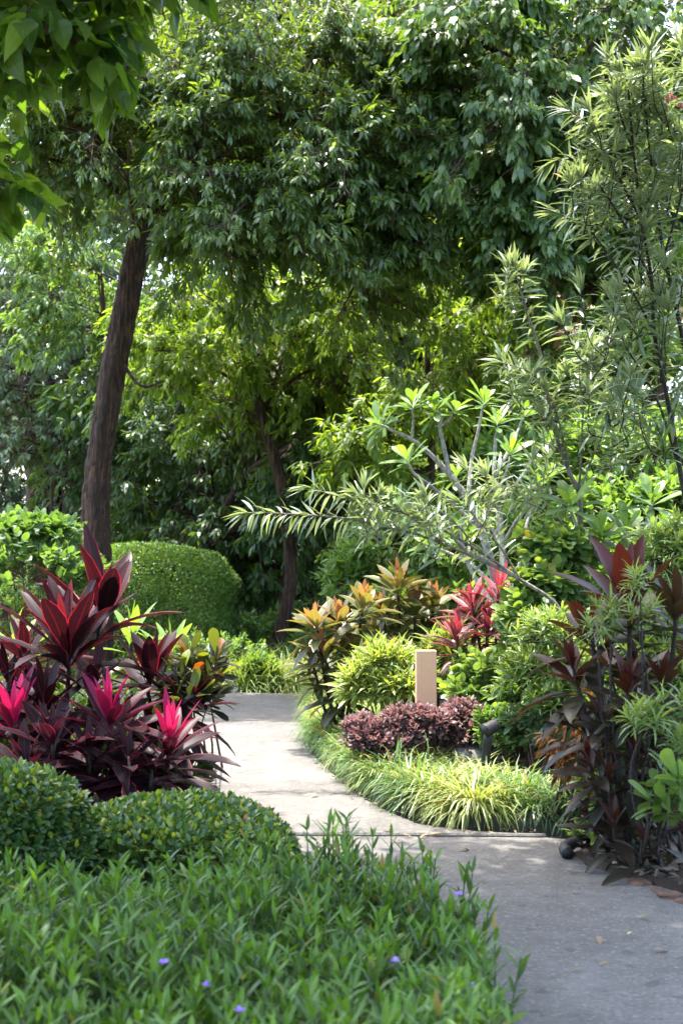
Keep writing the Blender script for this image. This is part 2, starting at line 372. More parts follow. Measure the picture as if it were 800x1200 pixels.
LM['cordy_green'] = leaf_mat('leaf_cordyline_green', [(.05, .14, .03), (.08, .19, .04), (.11, .24, .05)], young=(.2, .33, .05), trans=.4, rough=.38, spec=.5, midrib=((.15, .25, .08), .07, .6))
LM['petal'] = leaf_mat('petal_purple', [(.25, .14, .6), (.35, .2, .7)], trans=.3, rough=.6, spec=.2, ttint=(1, 1, 1))
LM['petalpink'] = leaf_mat('petal_pink', [(.6, .12, .18), (.7, .2, .25)], trans=.3, rough=.6, spec=.2, ttint=(1, 1, 1))
LM['ixora'] = leaf_mat('petal_red', [(.6, .06, .02), (.55, .09, .03)], trans=.3, rough=.6, spec=.2, ttint=(1, 1, 1))
LM['mulch'] = leaf_mat('mulch_chips', [(.05, .035, .025), (.12, .085, .06), (.24, .19, .15)], trans=.05, rough=.85, spec=.2)
LM['fallen'] = leaf_mat('fallen_leaf', [(.2, .12, .06), (.3, .2, .1)], trans=.15, rough=.7, spec=.3)
LM['fallenyellow'] = leaf_mat('fallen_leaf_yellow', [(.5, .4, .05), (.55, .45, .08)], trans=.15, rough=.6, spec=.3)

# ------------------------------------------------------------------ world, sun, camera
SUN = np.array([-.12, .21, .97]); SUN = SUN / np.linalg.norm(SUN)
el, az = math.asin(SUN[2]), math.atan2(SUN[0], SUN[1])
wd = bpy.data.worlds.new('World'); SC.world = wd; wd.use_nodes = True
nt = wd.node_tree; bg = nt.nodes['Background']
sky = nt.nodes.new('ShaderNodeTexSky'); sky.sky_type = 'NISHITA'; sky.sun_disc = False
sky.sun_elevation = el; sky.sun_rotation = az; sky.dust_density = 4.0; sky.air_density = 1.0; sky.ozone_density = 1.0
nt.links.new(sky.outputs[0], bg.inputs[0]); bg.inputs[1].default_value = .15
sl = bpy.data.lights.new('sun', 'SUN'); sl.energy = 2.0; sl.angle = math.radians(.5); sl.color = (1, .95, .87)
so = bpy.data.objects.new('sun', sl); COL.objects.link(so); so.location = (5, 5, 30)
so.rotation_euler = Vector(SUN).to_track_quat('Z', 'Y').to_euler()
cd = bpy.data.cameras.new('camera'); co = bpy.data.objects.new('camera', cd); COL.objects.link(co)
cd.sensor_fit = 'VERTICAL'; cd.sensor_height = 36; cd.sensor_width = 24; cd.lens = 50; cd.clip_end = 2000
co.location = (0, 0, CAM_H); co.rotation_euler = (math.pi / 2 + PITCH, 0, 0)
cd.dof.use_dof = True; cd.dof.focus_distance = 10.5; cd.dof.aperture_fstop = 3.6
SC.camera = co
vs = SC.view_settings; vs.view_transform = 'Standard'; vs.look = 'None'; vs.gamma = 1; vs.exposure = 2.85
cy = SC.cycles
cy.max_bounces = 10; cy.diffuse_bounces = 6; cy.glossy_bounces = 2; cy.transmission_bounces = 8; cy.transparent_max_bounces = 4
cy.use_denoising = True; cy.sample_clamp_indirect = 8; cy.caustics_reflective = False; cy.caustics_refractive = False
try: cy.denoiser = 'OPENIMAGEDENOISE'
except Exception: pass

# ------------------------------------------------------------------ setting: ground, path, beds
def grid_sheet(x0, x1, y0, y1, n, fz):
    xs = np.linspace(x0, x1, n); ys = np.linspace(y0, y1, n)
    X, Y = np.meshgrid(xs, ys, indexing='ij'); Z = fz(X, Y)
    V = np.stack([X, Y, Z], -1).reshape(-1, 3)
    i, j = np.meshgrid(np.arange(n - 1), np.arange(n - 1), indexing='ij')
    a = (i * n + j).ravel(); lp = np.stack([a, a + n, a + n + 1, a + 1], 1)
    return V, lp
m = MB(); V, lp = grid_sheet(-400, 400, -100, 700, 60, lambda X, Y: 0 * X)
m.add(V, lp, np.full(len(lp), 4), np.zeros((len(V), 2)), 0.0, 0)
tag(m.build('ground', [M['ground']]), 'dark soil and leaf litter ground under the garden trees', 'ground', kind='structure')

def slab(name, outline, z0, z1, mat, bev=.012):
    """flat slab of the outline with a worn top edge"""
    P = np.array(outline, float)
    c = P.mean(0); n = len(P)
    d = nrm(P - c)
    V = np.vstack([np.c_[P, np.full(n, z0)], np.c_[P, np.full(n, z1 - bev)], np.c_[P - d * bev, np.full(n, z1)]])
    faces = []
    for r in range(2):
        for i in range(n):
            j = (i + 1) % n
            faces.append((r * n + i, r * n + j, (r + 1) * n + j, (r + 1) * n + i))
    faces.append(tuple(range(2 * n, 3 * n)))
    m = MB(); m.poly(V, faces)
    o = m.build(name, [mat], smooth=False); return o

ZP = .03
gp = lambda px, py: G(px, py, ZP)[:2]
far_right = [gp(690, 982), gp(560, 979), gp(490, 967), gp(440, 945), gp(408, 922), gp(385, 903), gp(368, 885), gp(360, 868), gp(358, 850), gp(361, 832), gp(362, 822)]
J = gp(330, 976); J2 = gp(900, 984)
# upper walk: from the joint back and round to the left
back_ = far_right[2:] + [np.array([-.55, 18.1]), np.array([-1.2, 18.5]), np.array([-2.4, 18.3]), np.array([-5, 17.6]), np.array([-9, 17.0]),
      np.array([-9, 14.6]), np.array([-5, 15.2]), np.array([-3.0, 15.2]), np.array([-2.1, 14.2]), np.array([-1.55, 12.6]), np.array([-1.2, 11]), np.array([-.85, 9.8]), np.array([-.45, 8.7])]
back_, _ = catmull(np.c_[np.array(back_), np.zeros(len(back_))], np.zeros(len(back_)), 3)
dense = np.vstack([np.c_[np.array([gp(340, 977), gp(420, 977.2), gp(500, 977.6), gp(580, 978.2), gp(640, 979), gp(640, 978.2), gp(600, 977.6), gp(560, 975.6), gp(525, 972)]), np.zeros(9)], back_])
tag(slab('path', dense[:, :2], -.05, ZP + .006, M['concrete']), 'sunlit upper slab of the grey concrete path curving left', 'path', kind='structure')
lowp = [gp(340, 979.5), gp(480, 979.9), gp(540, 980.3), gp(640, 981.2), gp(700, 986), gp(900, 988), [3.2, 7.9], [2.6, 7.5], [1.32, 7.9], [1.3, 7.7], [1.42, 7.45], [1.75, 6.9], [2.3, 6.2], [3.4, 5.2], [4.6, 3.6], [4.6, -4], [-1.5, -4], [-1.5, 5], [-.9, 8.0]]
tag(slab('path_forecourt', lowp, -.05, ZP, M['concrete']), 'shaded lower slab of the grey concrete path', 'path', kind='structure')

# raised bed on the right: kerb then rising soil
edge = [np.array([5.5, 8.75]), np.array([3.0, 8.62]), G(760, 982)[:2] + [0, .05], G(690, 981)[:2] + [0, .04], G(560, 976)[:2], G(492, 964)[:2], G(443, 943)[:2], G(411, 920)[:2], G(388, 901)[:2], G(371, 883)[:2], G(363, 866)[:2], G(361, 850)[:2], G(364, 832)[:2], G(366, 820)[:2], np.array([-.2, 19.2]), np.array([0, 22])]
E, _ = catmull(np.c_[np.array(edge), np.zeros(len(edge))], np.zeros(len(edge)), 4); E = E[:, :2]
tg = nrm(np.gradient(E, axis=0)); NRM = np.stack([tg[:, 1], -tg[:, 0]], 1)      # pointing into the bed
NRM *= np.sign((NRM * (np.array([2.5, 13]) - E)).sum(1, keepdims=True))
def strip(rows, name, mat):
    m = MB(); n = len(E); V = np.vstack(rows); faces = []
    for r in range(len(rows) - 1):
        for i in range(n - 1):
            faces.append((r * n + i, r * n + i + 1, (r + 1) * n + i + 1, (r + 1) * n + i))
    m.poly(V, faces); return m.build(name, [mat])
z_ = lambda z: np.full((len(E), 1), z) + R.normal(0, .006, (len(E), 1))
k = strip([np.hstack([E, z_(-.03)]), np.hstack([E + NRM * .01, z_(.10)]), np.hstack([E + NRM * .03, z_(.125)]), np.hstack([E + NRM * .1, z_(.125)]), np.hstack([E + NRM * .12, z_(.0)])], 'kerb', M['kerb'])
tag(k, 'low mossy stone kerb round the planted bed', 'kerb', kind='structure')

def bed_z(x, y):
    """height of the right bed's soil"""
    d = np.min(np.hypot(E[:, 0] - x, E[:, 1] - y)); return .09 + .06 * min(d, 5)
CEN = np.array([6.5, 16.0])
m = MB(); rows = []
for f in (0, .02, .06, .15, .3, .55, 1.0):
    q = E + NRM * .1; q = q * (1 - f) + CEN * f
    rows.append(np.array([[x, y, bed_z(x, y)] for x, y in q]))
n = len(E); faces = [(r * n + i, r * n + i + 1, (r + 1) * n + i + 1, (r + 1) * n + i) for r in range(6) for i in range(n - 1)]
m.poly(np.vstack(rows), faces); tag(m.build('terrain_bed', [M['soil']]), 'dark soil of the raised planting bed', 'soil', kind='structure')
# lower soil patch at the right under the dark cordylines
sp = [[1.26, 7.98], [1.30, 7.72], [1.44, 7.42], [1.78, 6.88], [2.35, 6.2], [3.4, 5.2], [4.6, 5.2], [4.6, 7.8], [3.2, 8.1], [2.2, 8.2], [1.5, 8.15]]
tag(slab('terrain_soil', sp, -.05, .06, M['soil'], .05), 'bare soil patch under the dark cordylines', 'soil', kind='structure')

lsoil = [[-7, 14.9], [-3.2, 14.9], [-2.3, 14.0], [-1.75, 12.4], [-1.4, 11], [-1.02, 9.7], [-.62, 8.6], [-.5, 7.6], [-.9, 6.6], [-2, 6], [-7, 6]]
tag(slab('terrain_left', lsoil, -.05, .03, M['soil'], .02), 'dark soil of the planting at the left of the path', 'soil', kind='structure')
bsoil = [[-9, 18.1], [-5, 18.7], [-2.4, 19.3], [-1.2, 19.3], [-.4, 18.9], [0, 21], [6, 24], [14, 30], [14, 48], [-16, 48], [-16, 18]]
tag(slab('terrain_woods', bsoil, -.05, .02, M['soil'], .01), 'dark leaf-strewn soil under the trees', 'soil', kind='structure')
# ------------------------------------------------------------------ plant builders
def rdir(n):
    return nrm(R.normal(0, 1, (n, 3)))

def perp(D):
    h = np.where(np.abs(D[:, 2:3]) > .9, [[1., 0, 0]], [[0, 0, 1.]])
    X = nrm(np.cross(D, h)); return X, np.cross(D, X)

def tufts(mb, P, D, T, n, slen, ll, lw, curl, droop, a0=1.25, a1=.4, mat=0, young=0.0, jit=.15):
    """shoots at P along D, each with n leaves spiralling up it"""
    P = np.asarray(P, float); D = nrm(np.asarray(D, float)); N = len(P)
    X, Y = perp(D); off = R.uniform(0, 6.28, N)
    for i in range(n):
        f = (i + .5) / n
        a = a0 + (a1 - a0) * f + R.normal(0, jit, N); ph = off + 2.4 * i + R.normal(0, .25, N)
        q = P + D * (slen * f)
        d = D * np.cos(a)[:, None] + (X * np.cos(ph)[:, None] + Y * np.sin(ph)[:, None]) * np.sin(a)[:, None]
        d = d + np.array([0, 0, -droop]) * (1 - .4 * f)
        L = ll * R.uniform(.75, 1.15, N)
        mb.leaves(T, q, d, L, lw * L / ll, curl * R.uniform(.5, 1.5, N), age=young * np.clip((f - .55) / .45, 0, 1) * R.uniform(0, 1, N), mat=mat)

def tree(name, label, base, trunk, trad, boughs, leaf, bark, T=T_SMALL, n=9, ll=.17, lw=.026, slen=.16, curl=.5, droop=.55, sub=9, shoots=26, cat='tree', group=None, limbs=(), a0=1.25, a1=.4, attach=.55, twigr=.006, subr=.55, hang=.7, amin=.25, second=None, jit=.15, flat=.75, brough=.05):
    """trunk polyline + boughs (centre, radii); every bough is a limb, sub clumps of shoots and their leaves"""
    t = thing(name, label, cat, base, group)
    tb = MB(); trunk = np.asarray(trunk, float)
    tb.tube(trunk, trad, 30, 0, brough, 16)
    cr = MB()
    tp, tr = catmull(trunk, np.asarray(trad, float), 6)
    for li in limbs:
        pts, r = li; tb.tube(pts, np.linspace(r, r * .45, len(pts)), 7, 0, .06, 5)
    for bi, (c, r) in enumerate(boughs):
        c = np.array(c, float); r = np.array(r, float)
        # limb leaves the trunk below the bough
        dz = np.linalg.norm(tp[:, :2] - c[:2], axis=1) * attach
        i = int(np.argmin(np.abs(tp[:, 2] - (c[2] - dz)))); i = max(i, int(len(tp) * amin))
        a = tp[i]; mid = (a + c) / 2 + np.array([0, 0, .12 * np.linalg.norm(c - a)]) + R.normal(0, .1, 3)
        r0 = max(min(tr[i] * .55, .025 + .025 * np.linalg.norm(c - a)), .015)
        tb.tube([a, mid, c], [r0, r0 * .6, r0 * .3], 6, 0, .05, 4)
        vol = r[0] * r[1] * r[2]
        ns = max(3, int(sub[bi] if isinstance(sub, list) else sub))
        o = rdir(ns); sc = c + o * r * R.uniform(.05, .75, (ns, 1))
        tb.twigs(np.tile(c, (ns, 1)), sc, r0 * .28, r0 * .12, 0, 4)
        rad = c - tp[i]; rad[2] *= .3
        axs = nrm(o * np.array([1, 1, .45]) + .35 * nrm(rad) + R.normal(0, .3, (ns, 3)))
        ls = subr * 2.0 * np.mean(r) * R.uniform(.55, 1.35, ns) + .25
        k = shoots
        t_ = R.uniform(.08, 1, (ns, k)) ** .8; lat = R.normal(0, 1, (ns, k)) * .26 * (1.15 - .75 * t_); thk = R.normal(0, .11, (ns, k))
        sx, sy = perp(axs)
        Ls = ls[:, None]
        spine = sc[:, None] + axs[:, None] * (Ls * t_)[..., None] + np.array([0, 0, -1.0]) * (.5 * hang * Ls * t_ ** 2)[..., None]
        P = spine + sx[:, None] * (lat * Ls)[..., None] + sy[:, None] * (thk * Ls)[..., None] + R.normal(0, .03, (ns, k, 3))
        S = spine - axs[:, None] * (.12 * Ls)[..., None]
        D = axs[:, None] * .7 + sx[:, None] * (2.2 * lat)[..., None] + np.array([0, 0, -1.0]) * (hang * t_)[..., None] + R.normal(0, .35, (ns, k, 3))
        P, S, D = P.reshape(-1, 3), S.reshape(-1, 3), D.reshape(-1, 3)
        for j in range(3):                          # the spray's own branch
            ta, tb_ = j / 3, (j + 1) / 3
            q = lambda tt: sc + axs * (ls * tt)[:, None] + np.array([0, 0, -1.0]) * (.5 * hang * ls * tt ** 2)[:, None]
            cr.twigs(q(ta), q(tb_), twigr * (2.2 - .6 * j), twigr * (1.6 - .6 * j), 1, 4)
        cr.twigs(S, P, twigr, twigr * .5, 1, 3)
        if second:
            pick = R.uniform(0, 1, len(P)) < second[1]
            tufts(cr, P[~pick], D[~pick], T, n, slen, ll, lw, curl, droop, a0, a1, 0)
            tufts(cr, P[pick], D[pick], T, n, slen, ll, lw, curl, droop, a0, a1, 2)
        else:
            sc_ = np.repeat(R.uniform(.68, 1.22, ns), k) * R.uniform(.85, 1.1, len(P))
            tufts(cr, P, D, T, n, slen, ll * sc_, lw * sc_, curl, droop, a0, a1, 0, 0.0, jit)
    tb.build('trunk', [bark], t)
    cr.build('crown', [leaf, M['twig'], second[0] if second else leaf], t, smooth=False)
    return t

def B(px, py, Y, rx, ry, d):
    """bough seen at (px,py), rx/ry pixels wide/high, d metres deep"""
    return (W(px, py, Y), (rx / PX(Y), d, ry / PX(Y)))

def rosette(mb, P, axis, n, ll, lw, mat=0, T=T_CORDY, spread=(.12, 2.0), down=.22, curl=(.15, .9), agepow=1.0, agemax=1.0, jit=.16):
    """head of a cordyline: young upright leaves in the middle, old drooping leaves lower down the stem"""
    ax = nrm(np.array([axis], float)); X, Y = perp(ax); X, Y, ax = X[0], Y[0], ax[0]
    f = np.linspace(0, 1, n); f = f + R.normal(0, .03, n); f = np.clip(f, 0, 1)      # 0 old .. 1 young
    th = spread[1] + (spread[0] - spread[1]) * f ** .8 + R.normal(0, jit, n)
    ph = R.uniform(0, 6.28) + 2.4 * np.arange(n) + R.normal(0, .3, n)
    D = np.cos(th)[:, None] * ax + np.sin(th)[:, None] * (np.cos(ph)[:, None] * X + np.sin(ph)[:, None] * Y)
    q = np.array(P) - ax * (down * (1 - f))[:, None]
    L = ll * (.72 + .4 * np.sin(np.clip(f * 1.25, 0, 1) * math.pi)) * R.uniform(.82, 1.12, n)
    L = L * np.where(f > .85, .85, 1)
    cu = curl[1] + (curl[0] - curl[1]) * f; cu = cu * R.uniform(.5, 1.5, n)
    rad = (np.cos(ph)[:, None] * X + np.sin(ph)[:, None] * Y)
    up = np.sin(th)[:, None] * ax[None] - np.cos(th)[:, None] * rad
    fo = np.clip(.3 + .5 * f, 0, .8)
    mb.leaves(T, q, D, L, lw * (L / ll) * np.where(f > .8, .75, 1), cu, up=up, age=np.clip(f, 0, 1) ** agepow * agemax, mat=mat, upj=.12)

def cordyline(name, label, base, heads, leaf, ll=.5, lw=.055, n=18, group=None, cat='plant', stem_r=.013, **kw):
    """heads: (position, lean axis, optional dict)"""
    t = thing(name, label, cat, base, group)
    base = np.array(base, float)
    for h in heads:
        P = np.array(h[0], float); ax = np.array(h[1], float); o = dict(kw); o.update(h[2] if len(h) > 2 else {})
        b0 = base + np.array([R.normal(0, .05), R.normal(0, .05), -.02])
        m1 = b0 * .55 + P * .45 - nrm(ax) * .0 + R.normal(0, .03, 3); m1[2] = b0[2] + .45 * (P[2] - b0[2])
        sm = MB(); sm.tube([b0, m1, P - nrm(ax) * .12, P + nrm(ax) * .02], [stem_r * 1.25, stem_r * 1.05, stem_r, stem_r * .7], 7, 0, .05, 5)
        s = sm.build('stem', [M['stem_dark']], t)
        rm = MB(); rosette(rm, P, ax, o.pop('n', n), o.pop('ll', ll), o.pop('lw', lw), **o)
        ro = rm.build('leaf_rosette', [leaf], None, origin=base); ro.location = (0, 0, 0); ro.parent = s
    return t

def leafy_stem(mb, pts, rad, T, ll, lw, start=.3, gap=.03, per=3, ang=1.0, curl=.5, droop=.15, leafmat=0, stemmat=1, sub=8, tip=4, sides=5, young=0.0):
    p, r = catmull(np.asarray(pts, float), np.asarray(rad, float), sub)
    mb.tube(p, r, sides, stemmat, 0.0, 1)
    seg = np.linalg.norm(np.diff(p, axis=0), axis=1); s = np.concatenate([[0], np.cumsum(seg)]); tot = s[-1]
    at = np.arange(start * tot, tot, gap)
    if len(at) == 0: at = np.array([tot * .95])
    at = np.concatenate([at, np.full(tip, tot)])
    P = np.stack([np.interp(at, s, p[:, i]) for i in range(3)], 1)
    tn = np.gradient(p, axis=0); D = nrm(np.stack([np.interp(at, s, tn[:, i]) for i in range(3)], 1))
    X, Y = perp(D); N = len(at); o = R.uniform(0, 6.28)
    for w in range(per):
        ph = o + 2 * math.pi * w / per + .75 * np.arange(N) + R.normal(0, .2, N)
        a = ang * R.uniform(.75, 1.25, N); a[-tip:] = R.uniform(.05, .5, tip) if tip else a[-tip:]
        d = D * np.cos(a)[:, None] + (X * np.cos(ph)[:, None] + Y * np.sin(ph)[:, None]) * np.sin(a)[:, None] + np.array([0, 0, -droop])
        L = ll * R.uniform(.7, 1.15, N)
        ag = np.zeros(N); ag[-tip:] = young if tip else 0
        mb.leaves(T, P + d * .004, d, L, lw * L / ll, curl * R.uniform(.3, 1.6, N), age=ag, mat=leafmat)

def shrub(name, label, base, clumps, leaf, T=T_LANCE, n=8, ll=.09, lw=.022, slen=.12, shoots=60, curl=.4, droop=.1, group=None, cat='shrub', stems=5, young=.8, a0=1.2, a1=.4, extra=None, stemmat='twig', upward=.5):
    """bushy plant: stems from the base to every clump, leafy shoots spread through the clumps (centre, radii)"""
    t = thing(name, label, cat, base, group); base = np.array(base, float)
    fm, sm = MB(), MB()
    for (c, r) in clumps:
        c = np.array(c, float); r = np.array(r, float)
        for _ in range(stems):
            e = c + R.normal(0, .35, 3) * r; b = base + np.array([R.normal(0, .06), R.normal(0, .06), -.01])
            m1 = b * .5 + e * .5 + np.array([R.normal(0, .05), R.normal(0, .05), .08])
            sm.tube([b, m1, e], [.011, .008, .004], 5, 0, 0, 4)
        o = rdir(shoots); o[:, 2] = np.where(o[:, 2] < -.3, -o[:, 2] * .6, o[:, 2])
        o = o * R.uniform(.05, 1, (shoots, 1)) ** .4
        P = c + o * r
        sm.twigs(c + o * r * .25 + R.normal(0, .02, P.shape), P, .005, .003, 0, 3)
        D = nrm(o) * .7 + np.array([0, 0, upward]) + R.normal(0, .3, P.shape)
        tufts(fm, P, D, T, n, slen, ll, lw, curl, droop, a0, a1, 0, young)
        if extra: extra(fm, P, D)
    sm.build('stem', [M[stemmat]], t); fm.build('foliage', [leaf, LM['ixora'], LM['petalpink']], t, smooth=False)
    return t

def grass_mesh(name, leaf, n=110, ll=.36, lw=.006, seed=0, spread=.07, el=(.35, 1.45), curl=(.8, 2.0)):
    m = MB(); a = R.uniform(0, 6.28, n); e = R.uniform(*el, n); rr = spread * np.sqrt(R.uniform(0, 1, n))
    P = np.stack([rr * np.cos(a), rr * np.sin(a), np.zeros(n)], 1)
    D = np.stack([np.cos(a) * np.cos(e), np.sin(a) * np.cos(e), np.sin(e)], 1)
    m.leaves(T_STRAP, P, D, ll * R.uniform(.65, 1.2, n), lw, R.uniform(*curl, n), upj=.1)
    return m.mesh(name, [leaf], smooth=False)

def place(name, me, loc, rz, s, label, cat, group):
    o = bpy.data.objects.new(name, me); COL.objects.link(o); o.location = [float(q) for q in loc]; o.rotation_euler = (0, 0, rz); o.scale = (s, s, s * R.uniform(.9, 1.1))
    return tag(o, label, cat, group)

# ------------------------------------------------------------------ trees
# big glossy-leaved tree behind the cordylines at the left
tY = 19.5
trunk = [W(110, 845, tY) * [1, 1, 0] + [0, 0, -.05], W(114, 720, tY), W(113, 600, tY), W(119, 520, tY), W(137, 410, tY), W(158, 300, tY), W(172, 235, tY), W(196, 150, tY), W(235, 40, tY), W(270, -80, tY), W(300, -220, tY)]
bo = [B(215, 60, 18.6, 130, 60, 1.2), B(110, 140, 18.4, 70, 35, .9), B(235, 190, 17.9, 85, 40, .9), B(330, 135, 18.0, 100, 55, 1.0), B(410, 195, 18.2, 70, 62, .9),
      B(310, 245, 18.1, 95, 42, .9), B(265, 275, 18.4, 45, 40, .8), B(425, 320, 18.6, 50, 75, .8),
      B(55, 185, 19.0, 45, 30, .8), B(330, 20, 18.8, 110, 50, 1.1), B(440, 90, 19.0, 70, 60, 1.0),
      B(380, 60, 18.6, 60, 45, .9), B(270, 115, 18.3, 60, 40, .8), B(160, 110, 18.8, 50, 45, .9), B(445, 245, 18.8, 45, 50, .8), B(110, 75, 19.8, 55, 45, .9)]
dead = [([W(160, 300, tY), W(150, 215, 17.6), W(128, 165, 16.9), W(108, 118, 16.8)], .022), ([W(150, 215, 17.6), W(152, 165, 16.8), W(158, 185, 16.6)], .012), ([W(150, 215, 17.6), W(115, 172, 16.8), W(98, 176, 16.7)], .012), ([W(128, 165, 16.9), W(140, 130, 16.8), W(165, 108, 16.7)], .01),
        ([W(172, 235, tY), W(205, 195, 18.3), W(250, 203, 17.3), W(300, 206, 17.4), W(350, 190, 18.0), W(385, 175, 18.3)], .075), ([W(140, 420, tY), W(165, 452, 19.3), W(192, 446, 19.1)], .03)]
tree('glossy_leaved_tree', 'tall tree with leaning dark brown trunk behind the red cordylines, drooping glossy leaves', trunk[0], trunk, [.23, .215, .19, .175, .17, .155, .145, .13, .1, .08, .05],
     bo, LM['lychee'], M['bark_dark'], n=10, ll=.15, lw=.021, sub=17, shoots=30, amin=.58, hang=.5, brough=.075, limbs=dead, droop=.5, slen=.2)

# dark tree in the middle distance
dY = 25.5
trunk = [W(318, 770, dY) * [1, 1, 0], W(333, 715, dY), W(340, 650, dY), W(333, 560, dY), W(326, 500, dY), W(345, 440, dY), W(385, 340, dY), W(425, 200, dY), W(450, 60, dY), W(470, -80, dY)]
bo = [B(520, 130, 25, 85, 70, 1.5), B(470, 230, 24.6, 70, 55, 1.2), B(560, 240, 25.2, 60, 60, 1.3), B(470, 330, 24.5, 70, 60, 1.2), B(560, 340, 25, 60, 60, 1.2), B(440, 430, 24.8, 60, 55, 1.2),
      B(540, 430, 25.2, 70, 60, 1.2), B(460, 520, 25.4, 60, 45, 1.2), B(410, 40, 26, 100, 60, 1.6), B(520, 30, 26, 90, 60, 1.6), B(390, 540, 25.5, 45, 50, 1), B(610, 160, 26, 60, 80, 1.4), B(300, 30, 27.5, 120, 70, 1.6),
      B(375, 380, 26.2, 40, 50, 1), B(335, 425, 24.4, 45, 30, .8), B(300, 455, 24.6, 35, 30, .8), B(520, 200, 24.3, 60, 50, 1.1), B(420, 370, 25.3, 45, 50, 1), B(500, 280, 25, 50, 45, 1), B(500, 470, 25.4, 55, 40, 1), B(590, 480, 25.4, 45, 50, 1), B(580, 60, 26, 70, 60, 1.4)]
lim = [([W(345, 445, dY), W(400, 330, 24.6), W(462, 280, 24), W(475, 320, 23.8), W(484, 375, 23.7), W(505, 398, 23.6), W(535, 406, 23.6)], .075),
       ([W(326, 500, dY), W(310, 490, 25), W(308, 515, 24.8), W(322, 526, 24.6)], .05), ([W(330, 520, dY), W(355, 470, 25), W(395, 440, 24.8)], .1), ([W(328, 500, dY), W(315, 440, 25.6), W(300, 380, 25.8)], .12)]
tree('dark_spreading_tree', 'dark spreading tree in mid distance with crooked limbs and fine hanging foliage', trunk[0], trunk, [.14, .13, .13, .15, .19, .17, .15, .13, .1, .05],
     bo, LM['olive'], M['bark_dark'], n=9, ll=.17, lw=.024, sub=17, shoots=34, amin=.5, limbs=lim, droop=.8, slen=.22, twigr=.007)

# tree over the path at the upper right
rY = 18.2
trunk = [np.array([4.3, 19.2, 0]), np.array([4.25, 19.2, 2]), np.array([4.1, 19.0, 4.5]), np.array([3.7, 18.7, 7]), np.array([3.3, 18.5, 9]), np.array([3.0, 18.4, 11])]
bo = [B(548, 45, 17.6, 60, 42, .9), B(630, 45, 18, 75, 55, 1), B(600, 125, 17.5, 80, 45, .9), B(665, 190, 17.9, 65, 50, .9), B(618, 265, 17.9, 38, 40, .7), B(740, 30, 18.2, 80, 55, 1), B(650, 300, 18.4, 40, 35, .7), B(720, 120, 18.6, 80, 60, 1),
      B(560, 100, 18.2, 55, 40, .8), B(640, 230, 18.6, 50, 45, .8)]
tree('broad_leaved_tree', 'tree with large glossy leaves in rounded boughs over the upper right of the path', trunk[0], trunk, [.25, .23, .2, .17, .13, .08],
     bo, LM['fig'], M['bark_dark'], T=T_SMALL, n=8, ll=.185, lw=.035, sub=15, shoots=26, droop=.75, slen=.2, curl=.6)

# near tree whose heart-shaped leaves hang into the upper left corner
trunk = [np.array([-3.7, 6.2, 0]), np.array([-3.6, 6.2, 1.6]), np.array([-3.4, 6.2, 3.2]), np.array([-2.9, 6.2, 4.8]), np.array([-2.2, 6.1, 6.0]), np.array([-1.0, 6.0, 6.8])]
bo = [B(50, -60, 6.4, 60, 14, .35), B(140, -85, 6.3, 45, 12, .3), B(-5, 20, 6.5, 28, 16, .25), B(45, 30, 6.2, 18, 8, .15), B(-40, 85, 6.4, 18, 18, .2), B(-68, 190, 6.4, 14, 20, .2), B(-80, 40, 6.8, 40, 50, .35)]
bo_in = list(bo)
for x, y, z in [(-2.6, 5.0, 5.6), (-1.4, 5.2, 6.1), (-.2, 5.2, 6.4), (1.0, 5.3, 6.5), (2.2, 5.5, 6.4), (-.4, 7.0, 6.5), (.5, 7.0, 6.7), (1.8, 7.1, 6.7), (3.0, 6.8, 6.5), (3.3, 7.6, 6.9), (2.4, 8.3, 7.0), (-.9, 3.8, 5.9), (.6, 3.8, 6.1), (2.0, 4.0, 6.1), (3.3, 5.0, 6.2), (3.9, 8.6, 6.9), (1.2, 8.3, 7.1), (-.3, 8.1, 6.9), (.3, 9.0, 7.2), (1.4, 9.1, 7.2), (2.4, 9.0, 7.2), (-1.4, 8.7, 6.9), (-2.4, 8.5, 6.9), (.5, 7.6, 6.9), (1.2, 6.3, 6.4), (0, 6.0, 6.3)]:
    bo_in.append((np.array([x, y, z]), (.75, .75, .38)))  # unseen boughs overhead, added to shade the lower path and front planting
lim = [([trunk[4], np.array([-.5, 5.6, 6.2]), np.array([1.2, 5.6, 6.3]), np.array([3.2, 5.8, 6.3])], .08), ([trunk[4], np.array([-.2, 6.8, 6.4]), np.array([1.6, 7.6, 6.8]), np.array([3.4, 8, 6.9])], .08)]
tree('heart_leaved_tree', 'near tree whose branches of broad heart-shaped leaves hang into the upper left corner', trunk[0], trunk, [.16, .15, .13, .11, .09, .05],
     bo_in, LM['heart'], M['bark_grey'], T=T_HEART, n=5, ll=.15, lw=.048, sub=[4] * len(bo) + [36] * 40, subr=.3, hang=.5, shoots=10, droop=.75, slen=.22, curl=.45, limbs=lim, a0=1.35, a1=.5, jit=.4)

